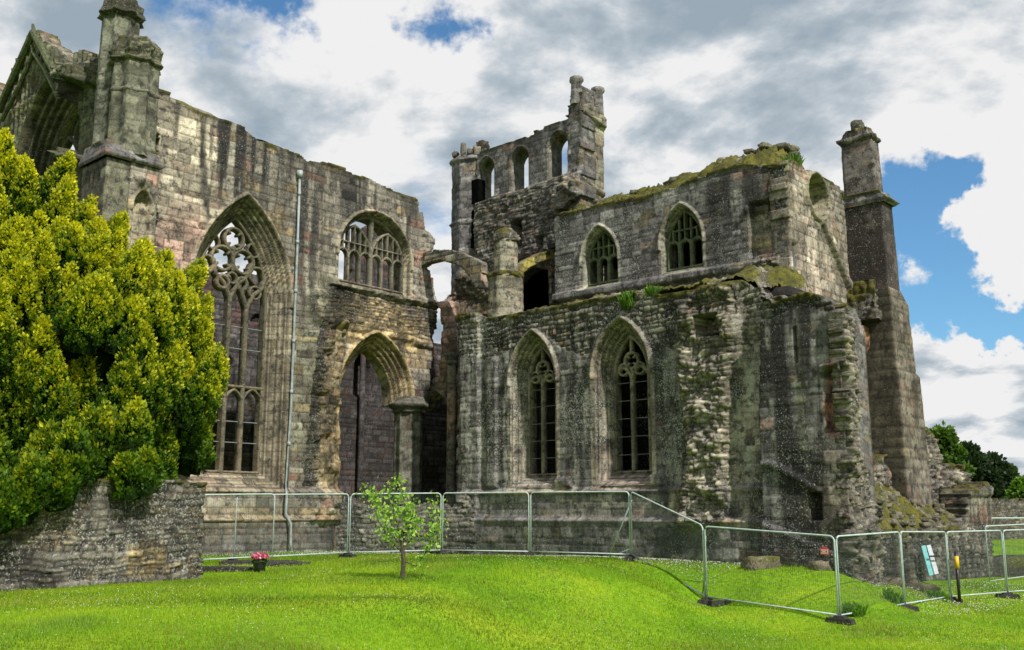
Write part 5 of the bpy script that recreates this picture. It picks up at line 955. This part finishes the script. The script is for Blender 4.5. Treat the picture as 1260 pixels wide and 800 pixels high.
# ================================================================== TREES
def leafcloud(cen, out, size, cols, up=.3):
    n = len(cen); d = out+rs.normal(size=(n, 3))*.55; d[:, 2] += up; d /= np.linalg.norm(d, axis=1, keepdims=True); s = np.cross(d, rs.normal(size=(n, 3))); s /= np.linalg.norm(s, axis=1, keepdims=True)
    sz = size*(.6+.8*rs.rand(n))[:, None]; V = np.stack([cen, cen+d*sz*.5+s*sz*.32, cen+d*sz, cen+d*sz*.5-s*sz*.32], 1).reshape(-1, 3); return V, np.repeat(cols, 4, 0)
def yew():
    cx, cy, z0 = -16.0, 29.5, 2.9; base = g1(cx, cy); e = empty('golden_yew', (cx, cy, base), 'big golden yew with upright yellow-green plumes overhanging the low wall', 'tree')
    t_ = MB(); t_.tube([(cx, cy, base-.1), (cx+.1, cy, base+1.5), (cx, cy+.1, base+4), (cx, cy, base+8)], .45, 10, .12)
    for k in range(7): a = k*.9; t_.tube([(cx, cy, base+1.2+.3*k), (cx+2*math.cos(a), cy+2*math.sin(a), base+3+.4*k), (cx+3*math.cos(a), cy+3*math.sin(a), base+5+.4*k)], .16, 7, .05)
    t_.build('trunk', M_BARK, e)
    # plume anchors on the crown envelope (radius by height)
    hz = A([2.6, 3.3, 4.2, 5.5, 6.7, 7.8, 8.9, 10.0, 11.0, 12.0, 12.7]); hr = A([4.9, 5.5, 6.3, 6.9, 7.0, 6.2, 5.2, 4.1, 3.0, 1.8, .5])
    Vs = []; Cs = []; core = MB(); P = []; k = 0; rs_ = np.random.RandomState(11); zz = 2.9
    while zz < 12.7:
        R = np.interp(zz, hz, hr); n = max(3, int(2*pi*R/1.12))
        for j in range(n):
            a = 2*pi*(j+rs_.rand()*.8+.5*(k % 2))/n; R2 = R*rs_.uniform(.84, 1.06); P.append((cx+R2*math.cos(a), cy+R2*math.sin(a)*.72, zz+rs_.uniform(-.4, .4), a, R))
        zz += .80; k += 1
    rs2 = random.Random(8)
    for k_ in range(34):
        xq = rs2.uniform(-60, 190) if k_ < 20 else rs2.uniform(-60, 165); Y0 = 24-(247-xq)*.0128*1.0; w_ = rs2.uniform(.1, .45) if k_ < 20 else rs2.uniform(-1.2, -.3)
        yq = np.interp(xq, [-60, 0, 40, 100, 160, 200], [640, 636, 628, 590, 600, 580])-rs2.uniform(0, 30)
        uq, zq = BWP.uv(xq, yq, w_); pq = BWP.at(uq, w_); P.append((pq[0], pq[1], max(zq, 1.6)+.3+(.5 if k_ >= 20 else 0), -pi/2+rs2.uniform(-.5, .7), -1))
    for (x, y, z, a, R) in P:
        drp = R < 0
        face = drp or ((-math.sin(a)) > -.3 or math.cos(a) > .4) and 630+1261*x/y > -70
        L = rs_.uniform(1.3, 2.3) if not drp else rs_.uniform(.7, 1.1); r = rs_.uniform(.46, .74)*(.72 if z > 10.0 else 1) if not drp else rs_.uniform(.32, .48); o = A((math.cos(a), math.sin(a), 0)); ax = A((o[0]*.32, o[1]*.32, 1.0)); ax += rs_.normal(size=3)*.10; ax /= np.linalg.norm(ax)
        s1 = np.cross(ax, (0, 1, 0.1)); s1 /= np.linalg.norm(s1); s2 = np.cross(ax, s1)
        nt_ = int((125 if face else 30)*L*r/.9); t = rs_.rand(nt_)**.8; ph = rs_.rand(nt_)*2*pi; prof = np.sin(np.clip(t*.88+.12, 0, 1)*pi)**.6*(1-.5*t)
        dr = np.cos(ph)[:, None]*s1+np.sin(ph)[:, None]*s2; b0 = A((x, y, z-.5)); tc_ = b0+ax*((t*L)[:, None])-o*.25+dr*(r*prof*rs_.uniform(.72, 1.12, nt_))[:, None]
        td = dr*.6+ax*1.1; td /= np.linalg.norm(td, axis=1, keepdims=True); tr_ = rs_.uniform(.08, .16, nt_)
        m_ = 34 if face else 14; kk = np.repeat(np.arange(nt_), m_); n = len(kk); q_ = rs_.normal(size=(n, 3)); q_ /= np.linalg.norm(q_, axis=1, keepdims=True); cen = tc_[kk]+q_*(tr_[kk]*rs_.rand(n)**.5)[:, None]*A((.82, .82, 1.6))
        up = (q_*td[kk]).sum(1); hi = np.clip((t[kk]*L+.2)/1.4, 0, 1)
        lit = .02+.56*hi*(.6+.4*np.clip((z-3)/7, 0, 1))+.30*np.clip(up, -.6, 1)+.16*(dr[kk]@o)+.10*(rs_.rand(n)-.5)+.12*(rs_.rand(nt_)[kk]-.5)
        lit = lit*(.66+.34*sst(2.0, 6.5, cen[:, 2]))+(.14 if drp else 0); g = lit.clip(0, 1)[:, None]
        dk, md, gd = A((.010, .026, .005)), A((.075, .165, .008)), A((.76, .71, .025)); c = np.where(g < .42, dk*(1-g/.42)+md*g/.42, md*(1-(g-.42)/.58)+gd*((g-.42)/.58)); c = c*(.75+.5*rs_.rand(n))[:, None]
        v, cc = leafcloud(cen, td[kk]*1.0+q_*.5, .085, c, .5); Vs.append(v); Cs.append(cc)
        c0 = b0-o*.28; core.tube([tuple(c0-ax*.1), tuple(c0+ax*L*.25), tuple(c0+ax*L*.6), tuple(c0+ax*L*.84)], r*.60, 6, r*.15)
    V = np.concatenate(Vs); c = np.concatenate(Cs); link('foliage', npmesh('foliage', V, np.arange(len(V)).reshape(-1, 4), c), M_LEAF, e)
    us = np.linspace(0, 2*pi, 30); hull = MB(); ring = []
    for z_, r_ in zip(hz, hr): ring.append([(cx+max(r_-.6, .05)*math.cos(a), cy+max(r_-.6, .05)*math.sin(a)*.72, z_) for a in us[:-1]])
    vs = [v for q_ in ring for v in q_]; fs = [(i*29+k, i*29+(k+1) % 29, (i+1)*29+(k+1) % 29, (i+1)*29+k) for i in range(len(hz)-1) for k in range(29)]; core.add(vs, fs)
    core.build('inner_dark_core', simple('inner_shade', (.005, .012, .003), (.018, .035, .008), 6, 1.0, 0, .2, .0), e)  # opaque dark cores and hull stand in for shade inside the crown
yew()
def sapling():
    b = atz(495, 718, 1.08); b = (b[0], b[1], g1(b[0], b[1])); e = empty('sapling', b, 'young sapling with fresh light green leaves on the lawn in front of the fence', 'sapling'); H = 2.55; S = b[1]/1283.
    o = MB(); o.tube([b, (b[0]+.02, b[1], b[2]+.35), (b[0]-.02, b[1], b[2]+.7), (b[0], b[1], b[2]+1.0)], .055, 8, .03)
    def pt(x, y, dy=0): p = atY(x, y, b[1]+dy); return p
    br = [[(495, 675), (490, 650), (484, 625), (478, 600)], [(495, 672), (500, 648), (497, 615), (492, 592)], [(495, 680), (480, 665), (465, 640), (458, 610)], [(494, 670), (478, 655), (470, 630)], [(496, 690), (512, 697), (524, 680), (532, 650), (535, 615)], [(497, 675), (508, 660), (515, 640)], [(496, 668), (506, 640), (504, 620)], [(486, 645), (470, 625), (452, 605)], [(524, 680), (538, 665), (540, 640)]]
    ends = []
    for i, q_ in enumerate(br):
        dy = [.1, -.1, .3, -.3, .15, .3, -.25, -.1, -.2][i]; pp = [pt(x, y, dy*k/len(q_)) for k, (x, y) in enumerate(q_)]; o.tube(pp, .018, 6, .005)
        for k in range(len(pp)-1):
            for s in range(7): t = s/7; ends.append([pp[k][j]+(pp[k+1][j]-pp[k][j])*t for j in range(3)]) if (k > 0 or s > 3) and not (i == 4 and k < 1) else None
        ends += [list(pp[-1])]*3
    o.build('trunk', M_BARK, e)
    ends = A(ends); n = 1050; k = rs.randint(0, len(ends), n); cen = ends[k]+rs.normal(size=(n, 3))*A((.09, .09, .10)); out = rs.normal(size=(n, 3)); g = rs.rand(n)[:, None]
    c = A((.13, .31, .02))*(1-g)+A((.42, .60, .10))*g; v, cc = leafcloud(cen, out, .085, c, -.1); link('leaves', npmesh('leaves', v, np.arange(len(v)).reshape(-1, 4), cc), M_LEAF, e)
sapling()
def far_tree(name, x, ytop, yb, Y, wpx, c1, c2, n, lab, lump=1.0, seed=0, size=.3):
    p = atY(x, yb, Y); H = atY(x, ytop, Y)[2]; R = wpx*Y/1261/2; z0 = g1(p[0], p[1]); e = empty(name, (p[0], p[1], z0), lab, 'tree', 'trees beyond the far wall'); rs_ = np.random.RandomState(seed)
    o = MB(); o.tube([(p[0], p[1], z0-.1), (p[0]+.2, p[1], z0+(H-z0)*.4), (p[0], p[1], z0+(H-z0)*.8)], .35, 8, .08)
    cl = []
    for k in range(46):
        t = rs_.rand()**.9; a = rs_.rand()*2*pi; rr = R*(math.sin(min(1, .12+t*.95)*pi)**.6)*rs_.uniform(.35, 1); cl.append((p[0]+rr*math.cos(a), p[1]+rr*math.sin(a), z0+(H-z0)*(.12+.80*t), rs_.uniform(.6, 1.25)*R*.32*lump))
    for c in cl[:12]: o.tube([(p[0], p[1], z0+(H-z0)*.3), (c[0], c[1], c[2])], .08, 5, .03)
    o.build('trunk', M_BARK, e); V = []; C = []
    m_ = n//len(cl)
    for (x_, y_, z_, r_) in cl:
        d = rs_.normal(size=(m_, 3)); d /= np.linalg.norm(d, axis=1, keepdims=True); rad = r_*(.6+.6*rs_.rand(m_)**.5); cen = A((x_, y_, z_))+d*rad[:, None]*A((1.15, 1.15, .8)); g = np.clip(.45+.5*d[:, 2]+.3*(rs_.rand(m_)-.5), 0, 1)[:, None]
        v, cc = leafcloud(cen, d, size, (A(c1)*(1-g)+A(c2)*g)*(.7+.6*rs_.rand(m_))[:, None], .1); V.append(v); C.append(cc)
    V = np.concatenate(V); link('crown', npmesh('crown', V, np.arange(len(V)).reshape(-1, 4), np.concatenate(C)), M_LEAF, e)
DK, LT = (.008, .02, .008), (.028, .055, .016)
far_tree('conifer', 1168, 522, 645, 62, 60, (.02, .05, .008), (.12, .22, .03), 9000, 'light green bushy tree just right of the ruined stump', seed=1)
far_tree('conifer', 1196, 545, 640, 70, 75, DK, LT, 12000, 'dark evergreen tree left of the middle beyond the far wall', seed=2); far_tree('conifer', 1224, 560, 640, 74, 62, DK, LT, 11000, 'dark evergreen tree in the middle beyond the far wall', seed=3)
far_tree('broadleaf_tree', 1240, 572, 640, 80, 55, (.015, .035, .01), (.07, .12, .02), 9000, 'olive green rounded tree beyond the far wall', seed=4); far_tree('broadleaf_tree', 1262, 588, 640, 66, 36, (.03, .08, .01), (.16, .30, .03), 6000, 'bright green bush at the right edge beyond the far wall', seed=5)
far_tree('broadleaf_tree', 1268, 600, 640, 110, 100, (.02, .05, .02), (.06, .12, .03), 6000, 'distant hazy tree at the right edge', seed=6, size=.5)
# far stone wall and lawn rail
fa_ = atY(1120, 650, 58); fb_ = atY(1400, 650, 66); FWP = Plane(fa_[:2], ((fb_[0]-fa_[0])/math.hypot(fb_[0]-fa_[0], fb_[1]-fa_[1]), (fb_[1]-fa_[1])/math.hypot(fb_[0]-fa_[0], fb_[1]-fa_[1])))
fw = empty('far_wall', (fa_[0], fa_[1], 1), 'pale rubble wall across the lawn in front of the far trees', 'stone wall'); fw['kind'] = 'thing'
ztw = FWP.uv(1240, 614)[1]; wall('face', FWP, [(0, 0), (14, 0), (14, ztw), (0, ztw)], .5, 'field', 221, fw, res=.07, rag=.5, stain=.2, lich=.6, moss=.1, back=False)
b_ = MB()
for z_, k in ((FWP.uv(1240, 637)[1], .04),): p = FWP.at(1, 4); q_ = FWP.at(15, 4); b_.tube([(p[0], p[1], z_), (q_[0], q_[1], z_)], .04, 6); [b_.tube([(*FWP.at(u_, 4), g1(*FWP.at(u_, 4))), (*FWP.at(u_, 4), z_)], .04, 6) for u_ in (1, 5, 9, 13)]
tag(b_.build('handrail', M_STEEL), 'long low grey rail crossing the far lawn', 'rail')
# low foundation remains behind the right fence
p = atY(1238, 712, 38); tag(rocks('foundation_stone', [(p[0], p[1], g1(p[0], p[1])+.2, 3.2, .9, .9, .3)], 41, None, .5, tint=(.09, .08, .065)), 'low dark block of masonry in the grass behind the right fence', 'stone block')
# ================================================================== SKY, SUN, CAMERA
SUN_EL, SUN_AZ = math.radians(46), math.radians(146)     # azimuth from +Y, clockwise
W = bpy.data.worlds.new("World"); SC.world = W; W.use_nodes = True; t = W.node_tree
for n in list(t.nodes): t.nodes.remove(n)
out = t.nodes.new('ShaderNodeOutputWorld'); bg = t.nodes.new('ShaderNodeBackground'); t.links.new(bg.outputs[0], out.inputs[0])
sky = node(t, 'ShaderNodeTexSky', sky_type='NISHITA', sun_disc=False, sun_elevation=SUN_EL, sun_rotation=SUN_AZ, air_density=1.0, dust_density=.6, ozone_density=2.0)
tc = node(t, 'ShaderNodeTexCoord'); D = tc.outputs['Generated']
def vm(op, a, b=None, sc=None):
    n = t.nodes.new('ShaderNodeVectorMath'); n.operation = op
    for s, v in ((n.inputs[0], a), (n.inputs[1], b)):
        if v is None: continue
        if hasattr(v, 'is_output'): t.links.new(v, s)
        else: s.default_value = v
    if sc is not None:
        if hasattr(sc, 'is_output'): t.links.new(sc, n.inputs['Scale'])
        else: n.inputs['Scale'].default_value = sc
    return n.outputs['Value'] if op in ('DOT_PRODUCT', 'LENGTH', 'DISTANCE') else n.outputs[0]
def mt(op, a, b=None, c=None, clamp=False):
    n = t.nodes.new('ShaderNodeMath'); n.operation = op; n.use_clamp = clamp
    for s, v in zip(n.inputs, (a, b, c)):
        if v is None: continue
        if hasattr(v, 'is_output'): t.links.new(v, s)
        else: s.default_value = v
    return n.outputs[0]
sep = node(t, 'ShaderNodeSeparateXYZ'); t.links.new(D, sep.inputs[0])
den = mt('ADD', mt('MAXIMUM', sep.outputs['Z'], 0.0), .30); pr = vm('SCALE', D, None, mt('DIVIDE', 1.0, den))     # dome flattened into a cloud deck
def noi(vec, scale, det=8.0, ro=.55, dist=.0, loc=(0, 0, 0)):
    v = vm('ADD', vec, loc); n = node(t, 'ShaderNodeTexNoise', i_Scale=scale, i_Detail=det, i_Roughness=ro, i_Distortion=dist); t.links.new(v, n.inputs['Vector']); return n.outputs['Fac']
nzv = node(t, 'ShaderNodeTexNoise', i_Scale=9.0, i_Detail=6.0, i_Roughness=.6); t.links.new(D, nzv.inputs['Vector']); DW = vm('ADD', D, vm('SCALE', vm('SUBTRACT', nzv.outputs['Color'], (.5, .5, .5)), None, .20))
def blob(x, y, r, amp):
    v = Vector(ray(x, y)).normalized(); d = vm('DISTANCE', DW, tuple(v)); m_ = node(t, 'ShaderNodeMapRange', interpolation_type='SMOOTHSTEP'); t.links.new(d, m_.inputs[0]); m_.inputs[1].default_value = 0; m_.inputs[2].default_value = r; m_.inputs[3].default_value = amp; m_.inputs[4].default_value = 0; return m_.outputs[0]
def addall(l):
    s = l[0]
    for q_ in l[1:]: s = mt('ADD', s, q_)
    return s
n_a = noi(pr, 1.7, 10, .56, .25, (3.1, 1.7, 0)); n_b = noi(pr, 4.5, 9, .6, .15, (8.2, 2.1, 3)); 
cov = mt('ADD', mt('MULTIPLY', n_a, .62), mt('MULTIPLY', n_b, .38))
holes = addall([blob(255, -10, .15, -.27), blob(400, 5, .06, -.12), blob(330, -5, .06, -.12), blob(560, -5, .08, -.15), blob(525, 45, .05, -.12), blob(585, 30, .05, -.1), blob(1130, 240, .07, -.22), blob(1175, 215, .05, -.14), blob(1105, 320, .09, -.24), blob(1195, 395, .07, -.22), blob(1245, 405, .06, -.2), blob(1110, 420, .06, -.16), blob(1100, 500, .05, -.1),
                blob(1215, 285, .075, .26), blob(1165, 300, .06, .28), blob(1255, 330, .07, .22), blob(1165, 440, .05, .27), blob(1215, 475, .07, .22), blob(1160, 520, .10, .15), blob(1250, 530, .1, .15), blob(1200, 120, .14, .12), blob(950, 200, .15, .1), blob(60, 60, .3, .1)])
cv = mt('ADD', mt('ADD', cov, .10), holes)
cm = node(t, 'ShaderNodeMapRange', interpolation_type='SMOOTHSTEP'); t.links.new(cv, cm.inputs[0]); cm.inputs[1].default_value = .42; cm.inputs[2].default_value = .54
# cloud shading: thick parts grey, thin rims and sunward billows white
n_c = noi(pr, 2.6, 10, .56, .12, (1.3, 6.4, 2)); n_s = noi(pr, 2.6, 10, .56, .12, (1.26, 6.31, 1.93)); rel = mt('MULTIPLY', mt('SUBTRACT', n_c, n_s), 5.0)
br = addall([mt('MULTIPLY_ADD', n_c, 2.3, -.33), rel, blob(330, 60, .24, .26), blob(430, 110, .16, .14), blob(560, 90, .14, .12), blob(1215, 285, .14, .5), blob(1170, 450, .18, .45), blob(1225, 500, .2, .35), blob(820, 210, .16, .16), blob(880, 160, .2, .05), blob(1180, 130, .24, .16), blob(950, 60, .3, .06), blob(700, 60, .25, .06), blob(60, 60, .25, .08), blob(120, 60, .15, .06), blob(470, 170, .16, .10), blob(640, 120, .12, .06), blob(480, 250, .22, .0)])
thin = node(t, 'ShaderNodeMapRange'); t.links.new(cv, thin.inputs[0]); thin.inputs[1].default_value = .50; thin.inputs[2].default_value = .62; thin.inputs[3].default_value = .22; thin.inputs[4].default_value = 0
br = mt('ADD', br, thin.outputs[0])
rp = rampn(t, [(.26, (.37, .46, .54)), (.46, (.47, .55, .62)), (.62, (.60, .67, .73)), (.78, (.82, .85, .88)), (.93, (1.0, 1.0, 1.0))]); 
bs = mt('MULTIPLY_ADD', br, .62, .17); t.links.new(bs, rp.inputs[0])
skc = mixc(t, 1.0, sky.outputs[0], (.095, .145, .165), 'MULTIPLY')
lo = node(t, 'ShaderNodeMapRange'); t.links.new(sep.outputs['Z'], lo.inputs[0]); lo.inputs[1].default_value = -.02; lo.inputs[2].default_value = .02
c = mixc(t, cm.outputs[0], skc, rp.outputs[0]); t.links.new(c, bg.inputs[0]); bg.inputs[1].default_value = .87
sl_ = bpy.data.lights.new('sun', 'SUN'); sl_.energy = 5.0; sl_.angle = math.radians(1.5); sl_.color = (1, .95, .87); so = bpy.data.objects.new('sun', sl_); COL.objects.link(so)
sd = Vector((math.sin(SUN_AZ)*math.cos(SUN_EL), math.cos(SUN_AZ)*math.cos(SUN_EL), math.sin(SUN_EL))); so.rotation_euler = (-sd).to_track_quat('-Z', 'Y').to_euler(); so.location = (0, -10, 40)
cam = bpy.data.cameras.new('camera'); co = bpy.data.objects.new('camera', cam); COL.objects.link(co); co.location = (0, 0, CZ); co.rotation_euler = (pi/2+PT, 0, 0); cam.sensor_width = 36; cam.lens = 36*F/1260; cam.clip_end = 5000; SC.camera = co
SC.view_settings.view_transform = 'Standard'; SC.view_settings.look = 'None'; SC.view_settings.exposure = 0
SC.cycles.use_denoising = True; SC.cycles.max_bounces = 6; SC.cycles.use_adaptive_sampling = True; SC.cycles.adaptive_threshold = .02
